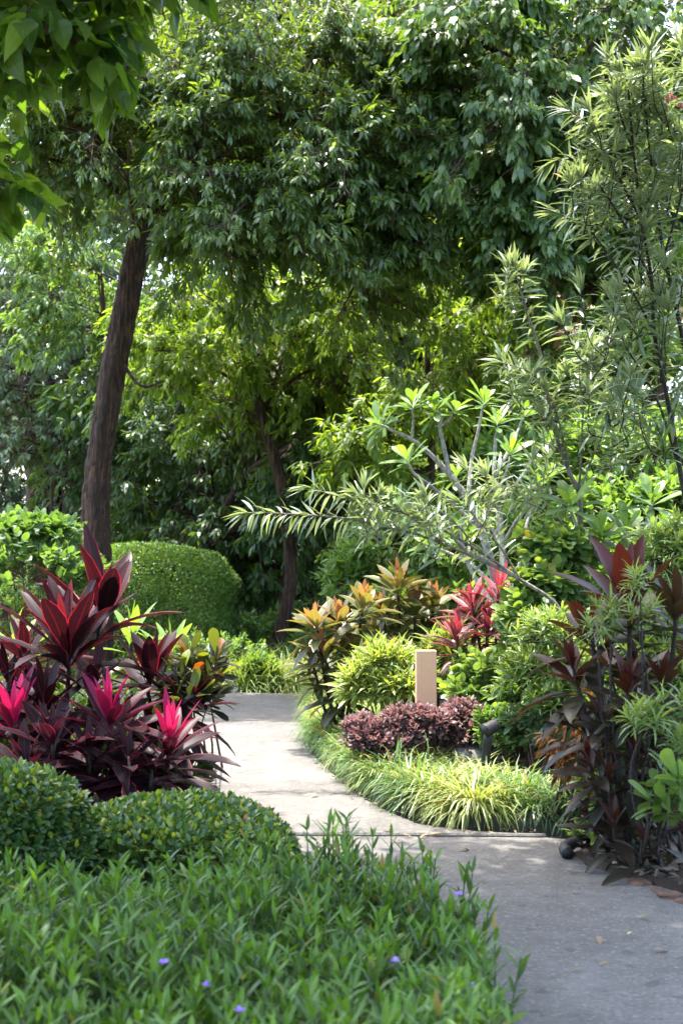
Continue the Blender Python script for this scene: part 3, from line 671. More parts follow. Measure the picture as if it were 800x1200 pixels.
# pale, thin tree with sky showing through at the left
tree('pale_airy_tree', 'airy grey green tree with bright sky speckling through at the left edge', W(62, 720, 31) * [1, 1, 0], [W(62, 720, 31) * [1, 1, 0], W(66, 560, 31), W(58, 420, 31), W(66, 280, 31), W(80, 120, 31), W(90, 0, 31)], [.13, .12, .1, .08, .06, .04],
     [B(40, 300, 31, 55, 45, 1.4), B(90, 270, 31, 50, 45, 1.3), B(30, 380, 30.6, 45, 50, 1.2), B(95, 370, 30.8, 40, 50, 1.2), B(40, 460, 31, 55, 45, 1.3), B(85, 450, 31.5, 45, 45, 1.2), B(20, 530, 31, 55, 50, 1.3), B(75, 540, 31, 50, 55, 1.3), B(120, 500, 31.5, 40, 60, 1.3), B(60, 200, 31.5, 60, 50, 1.3), B(-10, 430, 31, 50, 80, 1.2)],
     LM['grey'], M['bark_dark'], n=7, ll=.2, lw=.03, sub=12, shoots=17, droop=.6, slen=.25, twigr=.01)
gY = 22.2
tree('backlit_leaf_tree', 'tree with backlit-coloured leaves on a small leaning dark trunk past the path end', W(318, 780, gY) * [1, 1, 0], [W(316, 780, gY) * [1, 1, 0], W(332, 722, gY), W(341, 670, gY), W(330, 570, gY), W(305, 480, gY), W(285, 400, gY), W(282, 320, gY)], [.1, .1, .095, .09, .08, .06, .03],
     [B(215, 350, gY, 40, 35, .8), B(190, 410, gY, 35, 30, .7), B(240, 420, gY, 35, 30, .7), B(275, 470, gY, 28, 28, .6), B(300, 390, gY, 45, 35, .8), B(345, 395, gY, 40, 35, .8), B(395, 370, gY, 35, 40, .8), B(260, 330, gY, 40, 30, .8), B(330, 340, gY, 40, 30, .8), B(395, 430, gY + .3, 30, 35, .7)],
     LM['glow'], M['bark_dark'], n=8, ll=.17, lw=.026, sub=10, shoots=18, droop=.6, slen=.2, twigr=.006, amin=.5)
sY = 20.6
tree('sunlit_slender_tree', 'slender tree with leaves coloured sunlit yellow green between the dark tree and the frangipani', W(505, 770, sY) * [1, 1, 0], [W(505, 770, sY) * [1, 1, 0], W(498, 640, sY), W(506, 520, sY), W(500, 420, sY), W(510, 330, sY)], [.08, .07, .06, .04, .02],
     [B(455, 500, sY, 40, 30, .8), B(440, 540, sY, 35, 30, .7), B(500, 450, sY, 40, 35, .8), B(545, 420, sY, 40, 40, .8), B(560, 350, sY, 40, 35, .8), B(500, 550, sY, 50, 30, .8), B(590, 300, sY + .4, 35, 35, .8), B(570, 470, sY, 40, 35, .8), B(480, 610, sY, 50, 30, .8), B(520, 380, sY, 30, 30, .7)],
     LM['glow'], M['bark_dark'], n=8, ll=.16, lw=.024, sub=9, shoots=16, droop=.6, slen=.2, twigr=.006, amin=.4)
tree('fresh_left_tree', 'light green young tree between the leaning trunk and the airy left tree', W(118, 740, 26) * [1, 1, 0], [W(118, 740, 26) * [1, 1, 0], W(112, 600, 26), W(122, 450, 26), W(120, 330, 26)], [.1, .09, .07, .03],
     [B(110, 320, 26, 40, 35, .9), B(80, 300, 26, 35, 35, .9), B(120, 380, 26, 30, 40, .8), B(70, 350, 26, 30, 30, .8)],
     LM['bright'], M['bark_dark'], n=8, ll=.17, lw=.028, sub=9, shoots=16, droop=.5, slen=.2, twigr=.007, amin=.4)
tree('low_hanging_tree', 'deep green tree drooping low between the clipped hedge and the dark tree', W(250, 740, 26.5) * [1, 1, 0], [W(250, 740, 26.5) * [1, 1, 0], W(246, 640, 26.5), W(238, 560, 26.5), W(250, 470, 26.5), W(262, 380, 26.5)], [.24, .22, .2, .16, .1],
     [B(200, 520, 26, 45, 45, 1), B(260, 510, 26, 55, 45, 1.1), B(230, 600, 26.2, 60, 40, 1), B(300, 590, 26.2, 50, 45, 1.1), B(170, 585, 26.6, 40, 50, 1), B(330, 640, 26.8, 50, 40, 1.1), B(285, 660, 26.4, 45, 40, 1), B(400, 620, 27, 50, 45, 1.1), B(380, 690, 27, 45, 40, 1), B(180, 450, 27, 45, 45, 1), B(300, 450, 27.5, 50, 45, 1), B(310, 725, 27.5, 40, 28, .8), B(352, 610, 22.8, 35, 28, .6), B(345, 520, 22.8, 40, 30, .6), B(235, 440, 27, 45, 40, 1)],
     LM['dark'], M['bark_dark'], n=9, ll=.19, lw=.03, sub=10, shoots=22, droop=.55, slen=.2, twigr=.008)
# wood behind
back = [('tall_backdrop_tree', 'tall mid green tree far behind the dark tree, filling the centre top', 300, 36, [(250, 150, 120, 90), (380, 120, 110, 90), (300, 280, 100, 80), (420, 260, 80, 90), (330, 400, 90, 70), (480, 160, 90, 100), (200, 60, 110, 70), (400, 0, 150, 70), (300, -30, 110, 60), (200, -30, 110, 60), (420, -60, 120, 60), (130, 20, 90, 70), (420, 420, 70, 80), (330, 520, 90, 70), (420, 560, 80, 70), (170, 260, 50, 80), (240, 640, 90, 70), (350, 660, 90, 70)], 'far'),
        ('sunlit_backdrop_tree', 'yellow green sunlit tree glowing behind the frangipani', 560, 33, [(480, 300, 70, 80), (560, 250, 70, 80), (620, 330, 60, 80), (530, 420, 80, 70), (450, 480, 70, 70), (620, 450, 70, 60), (520, 540, 90, 60), (450, 610, 80, 60), (580, 620, 90, 60), (500, 690, 100, 60), (640, 560, 60, 60), (590, 150, 70, 80)], 'bright'),
        ('middle_backdrop_tree', 'dim green tree filling the gap behind the dark spreading trunk', 280, 31, [(170, 460, 50, 60), (230, 400, 60, 60), (290, 440, 60, 60), (350, 480, 60, 60), (300, 520, 60, 60), (220, 540, 60, 60), (160, 560, 40, 60), (350, 350, 60, 60), (400, 420, 60, 60), (280, 340, 60, 50), (270, 620, 60, 50), (360, 610, 60, 60), (200, 640, 50, 50)], 'far'),
        ('leafy_backdrop_tree', 'green tree filling the gap between the dark tree and the oleander', 520, 37, [(440, 200, 60, 70), (500, 420, 60, 60), (560, 420, 60, 60), (600, 360, 60, 60), (540, 340, 60, 60), (480, 340, 60, 60), (440, 400, 60, 60), (610, 460, 60, 60), (540, 490, 70, 50), (460, 260, 60, 70), (540, 250, 60, 70), (650, 250, 60, 70), (480, 560, 60, 50), (600, 560, 60, 50), (660, 420, 50, 60)], 'far'),
        ('left_backdrop_tree', 'hazy grey green tree closing the view behind the airy tree at the left', 90, 40, [(20, 300, 70, 70), (90, 260, 70, 60), (150, 340, 60, 70), (-10, 330, 60, 60), (40, 340, 60, 60), (-20, 480, 50, 60), (60, 380, 70, 60), (20, 460, 60, 60), (0, 520, 60, 60), (40, 420, 60, 60), (70, 500, 60, 60), (30, 610, 60, 60), (110, 460, 60, 60), (160, 520, 60, 60), (50, 560, 80, 60), (120, 600, 70, 60), (0, 620, 60, 60), (-20, 380, 50, 60)], 'grey'),
        ('pale_hill_tree', 'pale green tree far behind the tall oleander', 730, 30, [(680, 420, 70, 60), (760, 400, 70, 70), (720, 330, 70, 60), (790, 300, 60, 80), (700, 520, 80, 60), (780, 510, 70, 60), (880, 480, 80, 80), (960, 560, 80, 80), (880, 360, 80, 80), (970, 430, 80, 80), (880, 610, 80, 60), (720, 600, 90, 50), (640, 620, 60, 50), (790, 610, 60, 60)], 'bright'),
        ('upper_backdrop_tree', 'dark green tree behind the upper right boughs', 640, 34, [(560, 60, 100, 80), (680, 60, 110, 80), (680, -30, 130, 50), (790, -10, 80, 60), (560, -20, 90, 50), (780, 120, 90, 100), (700, 220, 90, 80), (620, 180, 80, 80), (790, 230, 70, 80), (800, 310, 60, 60), (745, 180, 60, 60), (740, 290, 60, 60), (790, 170, 60, 60), (600, 280, 60, 60)], 'far'),
        ('corner_backdrop_tree', 'dark tree behind the near heart-leaved boughs', 40, 34, [(40, 60, 90, 70), (110, 120, 90, 60), (20, 150, 80, 60), (170, 70, 80, 60), (110, 200, 70, 40)], 'far'),
        ('distant_wood_tree', 'distant dull green tree low behind the path end', 330, 42, [(290, 700, 80, 60), (370, 720, 80, 55), (440, 700, 80, 60), (210, 690, 80, 60), (120, 640, 60, 60), (330, 600, 90, 60), (240, 560, 80, 70), (430, 580, 90, 80)], 'dark')]
for (nm, lb, bx, Y, bl, lf) in back:
    bs = [B(x, y, Y + R.uniform(-1.2, 1.2), rx, ry, 1.8) for x, y, rx, ry in bl]
    tree(nm, lb, W(bx, 715, Y) * [1, 1, 0], [W(bx, 715, Y) * [1, 1, 0], W(bx + 6, 560, Y), W(bx - 8, 400, Y), W(bx + 14, 200, Y), W(bx + 20, 20, Y)], [.35, .3, .25, .18, .08], bs, LM[lf], M['bark_dark'],
         n=7, ll=.26, lw=.048, sub=13, shoots=21, droop=.5, slen=.28, twigr=.012, group='trees of the wood behind')
# tree with dead brown leaves at the right
tree('withered_leaf_tree', 'tree with clusters of withered pale brown leaves above the oleander stems', W(700, 700, 22) * [1, 1, 0], [W(700, 700, 22) * [1, 1, 0], W(708, 540, 22), W(702, 440, 22), W(695, 350, 22)], [.13, .12, .1, .05],
     [B(690, 385, 21.6, 40, 28, .6), B(715, 345, 22, 45, 30, .7), B(655, 365, 22, 35, 25, .6), B(670, 330, 22.3, 40, 30, .7), B(735, 400, 22.3, 40, 30, .6)], LM['bright'], M['bark_grey'], n=7, ll=.22, lw=.05, sub=7, shoots=12, droop=.9, slen=.2, second=(LM['dry'], .5), twigr=.008)

# ------------------------------------------------------------------ clipped hedges
def clipped(name, label, center, half, leaf, N, ll, lw, e=.55, cat='hedge', zmin=0.0, depth=.16, young=.9, extra=None, wob=.03):
    """clipped bush: leaves spread through the outer shell of a rounded box, twigs inside it"""
    c = np.array(center, float); h = np.array(half, float)
    t = thing(name, label, cat, (c[0], c[1], 0))
    d = rdir(N * 2); kk = 2 / e
    p = d / (np.sum(np.abs(d) ** kk, axis=1, keepdims=True)) ** (1 / kk)
    wv = 1 + wob * (np.sin(p[:, :1] * 7 * h[0] + 1) * np.sin(p[:, 1:2] * 6 * h[1]) + np.sin(p[:, 2:] * 9 * h[2] + p[:, :1] * 4 * h[0]))
    dep = 1 - np.abs(R.normal(0, 1, (len(p), 1))) * depth * np.array([[1 / h[0], 1 / h[1], 1 / h[2]]]) * .35
    P = c + p * h * wv * dep
    nrmv = nrm(np.sign(p) * np.abs(p) ** (kk - 1) / h)
    ok = P[:, 2] > zmin; P, nrmv = P[ok], nrmv[ok]
    fm = MB()
    D = nrmv * .6 + rdir(len(P)) * .75 + np.array([0, 0, .35])
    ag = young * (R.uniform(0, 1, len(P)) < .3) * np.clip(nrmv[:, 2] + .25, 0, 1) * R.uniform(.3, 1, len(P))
    fm.leaves(T_LANCE if ll > .045 else T_SMALL, P, D, ll * R.uniform(.7, 1.2, len(P)), lw, .4, age=ag, upj=.6)
    if extra: extra(fm, P, nrmv)
    sm = MB(); k = 260
    qq = p[:k] * h * R.uniform(.3, .9, (k, 1)) + c; qq[:, 2] = np.maximum(qq[:, 2], .1)
    b = np.stack([c[0] + (qq[:, 0] - c[0]) * .55, c[1] + (qq[:, 1] - c[1]) * .55, np.zeros(k)], 1)
    sm.twigs(b, qq, .01, .004, 0, 4)
    sm.build('stem', [M['twig']], t); fm.build('foliage', [leaf, LM['ixora'], LM['petalpink']], t, smooth=False)
    return t

def red_tips(fm, P, nv):
    i = R.choice(len(P), 60); i = i[(nv[i, 2] > .3)]
    fm.leaves(T_SMALL, P[i] + nv[i] * .02, nv[i] + rdir(len(i)) * .5, .03, .009, .2, mat=1)

c = W(60, 690, 22.3)
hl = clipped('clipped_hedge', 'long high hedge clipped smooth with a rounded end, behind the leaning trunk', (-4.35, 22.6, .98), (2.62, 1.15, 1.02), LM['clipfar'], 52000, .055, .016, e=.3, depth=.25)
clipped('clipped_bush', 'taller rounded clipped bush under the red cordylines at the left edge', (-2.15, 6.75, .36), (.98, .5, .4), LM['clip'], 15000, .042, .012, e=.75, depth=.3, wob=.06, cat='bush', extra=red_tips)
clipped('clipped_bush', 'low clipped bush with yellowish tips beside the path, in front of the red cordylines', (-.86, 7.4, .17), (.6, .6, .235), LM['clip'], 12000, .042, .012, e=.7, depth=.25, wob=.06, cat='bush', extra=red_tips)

# ------------------------------------------------------------------ strap-leaved flowering bed in front
def in_bed(x, y):
    # bed outline: straight left part, rounded right shoulder along the path
    xr = np.interp(y, [2.2, 3.2, 3.6, 4.46, 5.05, 5.5, 5.85, 6.1, 6.3], [.2, .33, .38, .49, .53, .48, .33, .1, -.4])
    return (x > -2.9) & (x < xr) & (y > 2.2) & (y < np.interp(x, [-1.6, -.75, -.4], [5.7, 5.75, 6.3]))
n = 3200
x = R.uniform(-2.9, .6, n * 2); y = R.uniform(2.2, 6.6, n * 2); ok = in_bed(x, y) & (np.abs(x) < .26 * y + .4); x, y = x[ok], y[ok]
h = R.uniform(.22, .46, len(x)) * (1 + .16 * np.sin(x * 3 + 1) * np.sin(y * 2.3) + .12 * np.sin(x * 9.3 + y * 4) * np.sin(y * 8.1 - x * 3)); lean = R.normal(0, .1, (len(x), 2))
base = np.stack([x, y, np.full(len(x), .0)], 1); top = base + np.stack([lean[:, 0] * h, lean[:, 1] * h, h], 1)
bm_ = MB(); bm_.twigs(base, top, .004, .0025, 1, 4)
K = 9
for i in range(K):
    f = .22 + .78 * i / (K - 1)
    P = base + (top - base) * f; a = R.uniform(0, 6.28, len(x)) if i == 0 else a + 1.57 + R.normal(0, .2, len(x))
    for s_ in (0, math.pi):
        el_ = R.uniform(.35, 1.2, len(x)) + .25 * f
        D = np.stack([np.cos(a + s_) * np.cos(el_), np.sin(a + s_) * np.cos(el_), np.sin(el_)], 1)
        L = R.uniform(.07, .118, len(x)) * (1 - .25 * (i == K - 1))
        bm_.leaves(T_LANCE, P, D, L, 0.0084 * R.uniform(.75, 1.2, len(x)), R.uniform(.1, .8, len(x)), age=(.6 * R.uniform(0, 1, len(x)) if i >= K - 2 else 0.0), mat=0, upj=.2)
bed = bm_.build('ground_cover', [LM['ruellia'], M['stem_green']], origin=np.array([-.6, 4.4, 0]))
tag(bed, 'dense green strap-leaved planting with a few purple flowers in front of the path', 'ground cover', kind='stuff')
def bloom(P, leaf, r=.0135):
    m = MB(); k = 5; a = np.arange(k) * 2 * math.pi / k + R.uniform(0, 1)
    D = np.stack([np.cos(a) * .9, np.sin(a) * .9 - .5, np.full(k, .45)], 1)
    m.leaves(T_ROUND, np.tile(P, (k, 1)), D, r * 1.25, r * .62, .5, mat=0)
    return m
for (px, py, zz) in [(192, 1128, .47), (243, 1154, .45), (281, 1184, .46), (462, 1126, .46), (537, 1048, .45), (554, 1156, .42)]:
    fl = bloom(G(px, py, zz), LM['petal']).build('flower', [LM['petal']], bed)

# ------------------------------------------------------------------ cordylines at the left
def ax(dx=0, dy=0): return nrm(np.array([dx, dy, 1.0]))
Yc = 9.3
CL = 'red cordylines left of the path'
cordyline('cordyline', 'tallest cordyline with big maroon, pink-edged leaves, in front of the leaning trunk', G(92, 935),
          [(W(78, 755, 9.2), ax(-.1, -.15), dict(n=26, ll=.68, lw=.068, spread=(.08, 1.35))), (W(120, 718, 9.5), ax(.2, -.05), dict(n=17, ll=.64, lw=.064, spread=(.06, 1.1))), (W(112, 800, 9.3), ax(.2, -.1), dict(n=16, ll=.5, lw=.06, agemax=.7, spread=(.5, 2.0)))], LM['cordy_maroon'], group=CL)
cordyline('cordyline', 'cordyline with hot pink upright young leaves in the middle of the red clump', G(130, 938),
          [(W(128, 838, 8.85), ax(.04, -.2), dict(n=36, ll=.52, lw=.048, spread=(.12, 2.2), down=.3))], LM['cordy_pink'], group=CL)
cordyline('cordyline', 'pink-leaved cordyline cut off by the left edge of the picture', G(8, 935),
          [(W(16, 846, 8.9), ax(-.02, -.2), dict(n=34, ll=.52, lw=.05, down=.3, spread=(.1, 2.2))), (W(-35, 820, 9.1), ax(-.1, -.1), dict(n=18))], LM['cordy_pink'], group=CL)
cordyline('cordyline', 'cordyline nearest the path in the red clump, dark leaves with one pink-tipped crown', G(200, 945),
          [(W(199, 868, 8.7), ax(.12, -.2), dict(n=38, ll=.48, lw=.046, agepow=1.2, spread=(.12, 2.25), down=.3)), (W(178, 905, 8.6), ax(.1, -.3), dict(n=20, ll=.4, lw=.042, agemax=.5, spread=(.6, 2.3)))], LM['cordy_pink'], group=CL)
cordyline('cordyline', 'nearly black purple cordyline behind the hot pink one', G(190, 930),
          [(W(176, 792, 9.6), ax(.1, 0), dict(n=24, ll=.48, lw=.06, agemax=.9)), (W(222, 822, 9.5), ax(.25, -.1), dict(n=24, ll=.42, lw=.05, agemax=.5, spread=(.3, 2.1))), (W(196, 850, 9.3), ax(.1, -.1), dict(n=20, ll=.42, lw=.05, agemax=.4, spread=(.5, 2.2)))], LM['cordy_maroon'], group=CL)
cordyline('cordyline', 'low dark drooping cordyline filling the bottom of the red clump', G(75, 945),
          [(W(62, 868, 8.6), ax(-.05, -.2), dict(n=28, ll=.44, lw=.05, agemax=.5, spread=(.3, 2.3))), (W(105, 882, 8.6), ax(.05, -.25), dict(n=26, ll=.42, lw=.048, agemax=.45, spread=(.3, 2.3))), (W(150, 890, 8.55), ax(.1, -.25), dict(n=24, ll=.42, lw=.046, agemax=.5, spread=(.4, 2.3))), (W(30, 900, 8.5), ax(-.1, -.25), dict(n=24, ll=.42, lw=.046, agemax=.4, spread=(.4, 2.3)))], LM['cordy_pink'], group=CL)
cordyline('cordyline', 'purple cordyline at the back left with narrow leaves held upright', G(40, 925),
          [(W(28, 762, 9.7), ax(-.15, 0), dict(n=20, ll=.48, lw=.054, agemax=.8)), (W(52, 822, 9.0), ax(-.1, -.1), dict(n=24, ll=.46, lw=.052, agemax=.6)), (W(10, 800, 9.4), ax(-.1, -.1), dict(n=20, ll=.46, lw=.05, agemax=.5, spread=(.3, 2.0)))], LM['cordy_maroon'], group=CL)
shrub('dark_filler_shrub', 'low dark green shrub in the shade among the red cordyline stems', G(110, 930), [(W(60, 905, 9.7), (.5, .2, .2)), (W(140, 900, 9.7), (.4, .2, .22)), (W(200, 920, 9.4), (.2, .2, .15)), (W(0, 890, 9.8), (.4, .2, .25)), (W(90, 850, 10), (.5, .2, .25))], LM['dark'], T=T_LANCE, n=8, ll=.09, lw=.022, shoots=70)
cordyline('green_cordyline', 'green-leaved cordyline showing between the red ones and the clipped hedge', G(165, 905),
          [(W(155, 745, 10.4), ax(.05, 0), dict(n=16, ll=.42, lw=.042)), (W(200, 760, 10.6), ax(.3, 0), dict(n=14, ll=.4, lw=.04)), (W(18, 752, 10.2), ax(-.2, 0), dict(n=12, ll=.45, lw=.06))], LM['cordy_green'])
shrub('croton', 'croton with black-green leaves and yellow green tops beside the path', G(240, 905),
      [(W(236, 805, 9.8), (.14, .14, .2)), (W(215, 835, 9.6), (.16, .16, .16))], LM['crotongreen'], T=T_OBOV, n=8, ll=.2, lw=.034, slen=.12, shoots=14, young=1.0, upward=1.0, cat='plant')

# shrubs at the left behind
shrub('leafy_shrub', 'light green broad-leaved shrub at the left edge behind the red cordylines', G(30, 795),
      [(W(10, 632, 14.5), (.4, .4, .18)), (W(62, 630, 14.8), (.25, .4, .14)), (W(30, 680, 14.2), (.55, .4, .4)), (W(85, 690, 14.6), (.3, .4, .35))], LM['far'], T=T_ROUND, n=7, ll=.12, lw=.034, shoots=70, group=None)
shrub('small_leaved_shrub', 'yellow green small-leaved shrub in front of the base of the leaning trunk', G(110, 770),
      [(W(110, 690, 17.5), (.35, .4, .35)), (W(60, 655, 17), (.5, .4, .25)), (W(20, 720, 16.5), (.6, .4, .5))], LM['clipfar'], T=T_SMALL, n=8, ll=.07, lw=.02, shoots=150)
shrub('round_low_shrub', 'round low shrub at the foot of the hedge where the path bends', W(262, 790, 19.6) * [1, 1, 0],
      [(W(262, 778, 19.6), (.62, .4, .36)), (W(215, 775, 19.8), (.5, .4, .36)), (W(300, 790, 19.3), (.3, .3, .2))], LM['clipfar'], T=T_SMALL, n=8, ll=.07, lw=.02, shoots=190)
shrub('spindly_shrub', 'loose shrub by the small leaning trunk past the bend of the path', W(365, 790, 21) * [1, 1, 0],
      [(W(372, 765, 21), (.35, .4, .45)), (W(350, 775, 21.5), (.3, .3, .35)), (W(285, 750, 22), (.4, .4, .3))], LM['far'], T=T_SMALL, n=7, ll=.11, lw=.028, shoots=70)
shrub('undergrowth_shrub', 'dim undergrowth shrub beneath the low hanging tree', W(300, 770, 24) * [1, 1, 0],
      [(W(300, 745, 24), (.5, .5, .3)), (W(345, 735, 24.5), (.4, .5, .35)), (W(400, 730, 24), (.6, .5, .5))], LM['far'], T=T_SMALL, n=7, ll=.13, lw=.033, shoots=80)

# ------------------------------------------------------------------ grass
GF = [grass_mesh('grass_blades', LM['grassfar'], 420, .55, .007, spread=.28) for _ in range(3)]
lab = 'pale grassy mound at the outer edge of the path bend'
for i, (px, py) in enumerate([(262, 806), (284, 808), (306, 807), (326, 806), (345, 806), (240, 803), (272, 796), (298, 794), (320, 793), (340, 795), (356, 800), (215, 800), (250, 790)]):
    p = G(px, py); p[1] -= .15; p[2] = 0
    place('grass_mound', GF[i % 3], p, R.uniform(0, 6), R.uniform(1.0, 1.5), lab, 'grass', 'pale grass mounds past the path bend')
GG = [grass_mesh('grass_blades', LM['grass'], 190, .36, .0064, curl=(1.1, 2.5)) for _ in range(4)]
GY = [grass_mesh('grass_blades', LM['grassyellow'], 190, .36, .0064, curl=(1.1, 2.5)) for _ in range(4)]
GPX = [grass_mesh('grass_blades', LM['grassfar'], 190, .36, .006, curl=(1.1, 2.5)) for _ in range(3)]
def along(px0, px1, k, off, kind):
    """clumps along the bed edge between two picture columns of its front line"""
    S = np.array([(400 + F * e[0] / e[1]) for e in E[:, :2]])
    return S
Epx = 400 + F * E[:, 0] / E[:, 1]
arc = np.concatenate([[0], np.cumsum(np.linalg.norm(np.diff(E, axis=0), axis=1))])
def edge_at(s, off):
    i = int(np.clip(np.searchsorted(arc, s), 1, len(arc) - 1)); f = (s - arc[i - 1]) / (arc[i] - arc[i - 1])
    p = E[i - 1] * (1 - f) + E[i] * f + NRM[i] * off
    return np.array([p[0], p[1], .11])
i560 = float(np.interp(1.03, E[:20, 0][::-1], arc[:20][::-1]))
rows = [(.2, 0), (.4, .08), (.62, .04)]
s = arc[0] + 3.2; gi = 0
while s < arc[-1] - 3.6:
    for off, ds in rows:
        p = edge_at(s + ds + R.uniform(-.05, .05), off + R.uniform(-.09, .09))
        px = 400 + F * p[0] / p[1]; Yp = p[1]
        if off > .5 and Yp < 9.6 and px > 640: continue
        if px > 590 + R.uniform(-15, 15): me, lb, gr = GG[gi % 4], 'deep green strappy grass clump at the corner by the croton', 'green grass clumps at the bed corner'
        elif px > 480 + R.uniform(-20, 20) and R.uniform() < .72: me, lb, gr = GY[gi % 4], 'yellow-striped grass clump spilling over the kerb in front of the tan post', 'yellow-striped grass clumps at the front of the bed'
        elif Yp < 13.5: me, lb, gr = (GG if R.uniform() < .75 else GPX)[gi % 3], 'green arching grass clump along the curve of the kerb by the burgundy bush', 'green grass clumps along the curved kerb'
        else: me, lb, gr = GPX[gi % 3], 'pale grass clump along the far end of the kerb', 'pale grass clumps along the far kerb'
        place('grass_clump', me, p, R.uniform(0, 6), R.uniform(.6, 1.14) * (.85 if off > .6 else 1), lb, 'grass', gr); gi += 1
    s += .14

# ------------------------------------------------------------------ post, lamp, stones
def box_mb(mb, c, h, bev=.006, mat=0, yaw=0.0, tilt=None):
    """box with chamfered edges"""
    V = []; idx = {}
    for ix in (-1, 1):
        for iy in (-1, 1):
            for iz in (-1, 1):
                for a in range(3):
                    q = np.array([ix, iy, iz], float) * (np.array(h) - bev); q[a] += np.sign([ix, iy, iz][a]) * bev
                    idx[(ix, iy, iz, a)] = len(V); V.append(q)
    f = []
    for a in range(3):
        b, c_ = [k for k in range(3) if k != a]
        for s_ in (-1, 1):
            quad = []
            for (u, v) in ((-1, -1), (1, -1), (1, 1), (-1, 1)):
                k = [0, 0, 0]; k[a] = s_; k[b] = u; k[c_] = v; quad.append(idx[(*k, a)])
            f.append(quad if (s_ > 0) ^ (a == 1) else quad[::-1])
    for a in range(3):
        b, c_ = [k for k in range(3) if k != a]
        for u in (-1, 1):
            for v in (-1, 1):
                k0 = [0, 0, 0]; k0[a] = -1; k0[b] = u; k0[c_] = v; k1 = list(k0); k1[a] = 1
                f.append([idx[(*k0, b)], idx[(*k1, b)], idx[(*k1, c_)], idx[(*k0, c_)]])
    for ix in (-1, 1):
        for iy in (-1, 1):
            for iz in (-1, 1): f.append([idx[(ix, iy, iz, a)] for a in range(3)])
    V = np.array(V)
    if tilt is not None: V = V @ np.array(tilt.to_matrix()).T
    cs, sn = math.cos(yaw), math.sin(yaw)
    V = V @ np.array([[cs, sn, 0], [-sn, cs, 0], [0, 0, 1]])
    mb.poly(V + np.array(c), f, mat)

pb = W(499, 890, 11.1); zb = bed_z(pb[0], pb[1]); topz = W(499, 762, 11.1)[2]
t = thing('marker_post', 'plain tan rectangular post standing in the burgundy bush', 'post', (pb[0], pb[1], zb))
m = MB(); box_mb(m, (pb[0], pb[1], (zb - .15 + topz) / 2), (.079, .05, (topz - zb + .15) / 2), .004, 0, .05); m.build('post_body', [M['post']], t, smooth=False)
m = MB()
for dx in (-.045,):
    box_mb(m, (pb[0] + dx, pb[1] - .0515, (zb + topz) / 2), (.0035, .002, (topz - zb) / 2 - .01), .001, 0, .05)
m.build('edge_strip', [M['post']], t, smooth=False)

lb_ = W(566, 905, 10.0); lz = bed_z(lb_[0], lb_[1]); L0 = np.array([lb_[0], lb_[1], lz]); L1 = W(572, 860, 9.95); L2 = W(571, 846, 9.9)
t = thing('garden_spotlight', 'black garden spotlight on a leaning stake among yellow-striped grass', 'lamp', L0)
m = MB(); m.tube([L0 - [0, 0, .1], L0 * .5 + L1 * .5, L1], [.034, .032, .036], 12, 0, 0, 3); m.build('stake', [M['blackplastic']], t)
m = MB(); dirn = nrm(np.array([-.72, -.5, -.3])); hc = L1 + np.array([.012, 0, .04])
m.tube([hc - dirn * .062, hc - dirn * .06, hc - dirn * .045, hc + dirn * .045, hc + dirn * .055, hc + dirn * .056, hc + dirn * .05], [.02, .04, .046, .047, .049, .043, .042], 20, 0, 0, 1); hd = m.build('lamp_head', [M['blackplastic']], t)
m = MB(); m.tube([hc + dirn * .044, hc + dirn * .049], [.041, .041], 18, 0, 0, 1); ln = m.build('lens', [M['blackplastic']], None, origin=L0); ln.location = (0, 0, 0); ln.parent = hd

def rock(name, label, c, r, mat, cat='stone', group=None):
    import bmesh
    bm = bmesh.new(); bmesh.ops.create_icosphere(bm, subdivisions=3, radius=1)
    ph = R.uniform(0, 6, 9)
    for v in bm.verts:
        q = np.array(v.co); k = 1 + .16 * math.sin(3 * q[0] + ph[0]) * math.sin(2.6 * q[1] + ph[1]) + .12 * math.sin(4 * q[2] + ph[2] + 3 * q[0]) + .05 * math.sin(9 * q[1] + ph[3])
        v.co = Vector(np.sign(q) * np.abs(q) ** .8 * k * np.array(r))
    me = bpy.data.meshes.new(name); bm.to_mesh(me); bm.free(); me.materials.append(mat)
    me.polygons.foreach_set('use_smooth', [True] * len(me.polygons))
    o = bpy.data.objects.new(name, me); COL.objects.link(o); o.location = [float(x) for x in c]; o.rotation_euler = (0, 0, R.uniform(0, 6))
    return tag(o, label, cat, group)
p = W(549, 890, 10.75); rock('grey_boulder', 'rounded grey boulder between the burgundy bush and the spotlight', (p[0], p[1], bed_z(p[0], p[1]) + .03), (.2, .15, .13), M['rock'])
p = W(612, 850, 11.2); rock('dark_boulder', 'dark boulder in the shade behind the spotlight', (p[0], p[1], bed_z(p[0], p[1]) + .05), (.16, .14, .16), M['kerb'])
tl = 'flat reddish stone edging the bare soil under the dark cordylines'
for (px, py, rx, rz) in [(742, 1034, .075, .016), (764, 1043, .045, .013), (779, 1049, .08, .018), (798, 1056, .055, .016), (714, 1027, .035, .01), (818, 1065, .09, .018)]:
    g = G(px, py, .05); rock('edging_stone', tl, (g[0] + .04, g[1] + .07, .032), (rx, rx * .7, rz), M['terra'], group='reddish edging stones')
m = MB(); q = [G(628, 1006, .06) + [0, .12, 0], G(640, 1003, .05), G(655, 1001, .05), G(672, 1000, .06), G(684, 996, .07), G(690, 992, .07), G(720, 990, .05)]
q = [np.array([1.75, 8.2, .06]), np.array([1.55, 8.2, .07]), np.array([1.36, 8.1, .08]), np.array([1.24, 7.95, .075]), np.array([1.235, 7.84, .06])]
m.tube(q, [.032, .034, .036, .036, .034], 9, 0, .04, 5); tag(m.build('drain_hose', [M['blackplastic']], origin=q[2]), 'thick black hose end lying on the soil edge beside the path', 'hose')
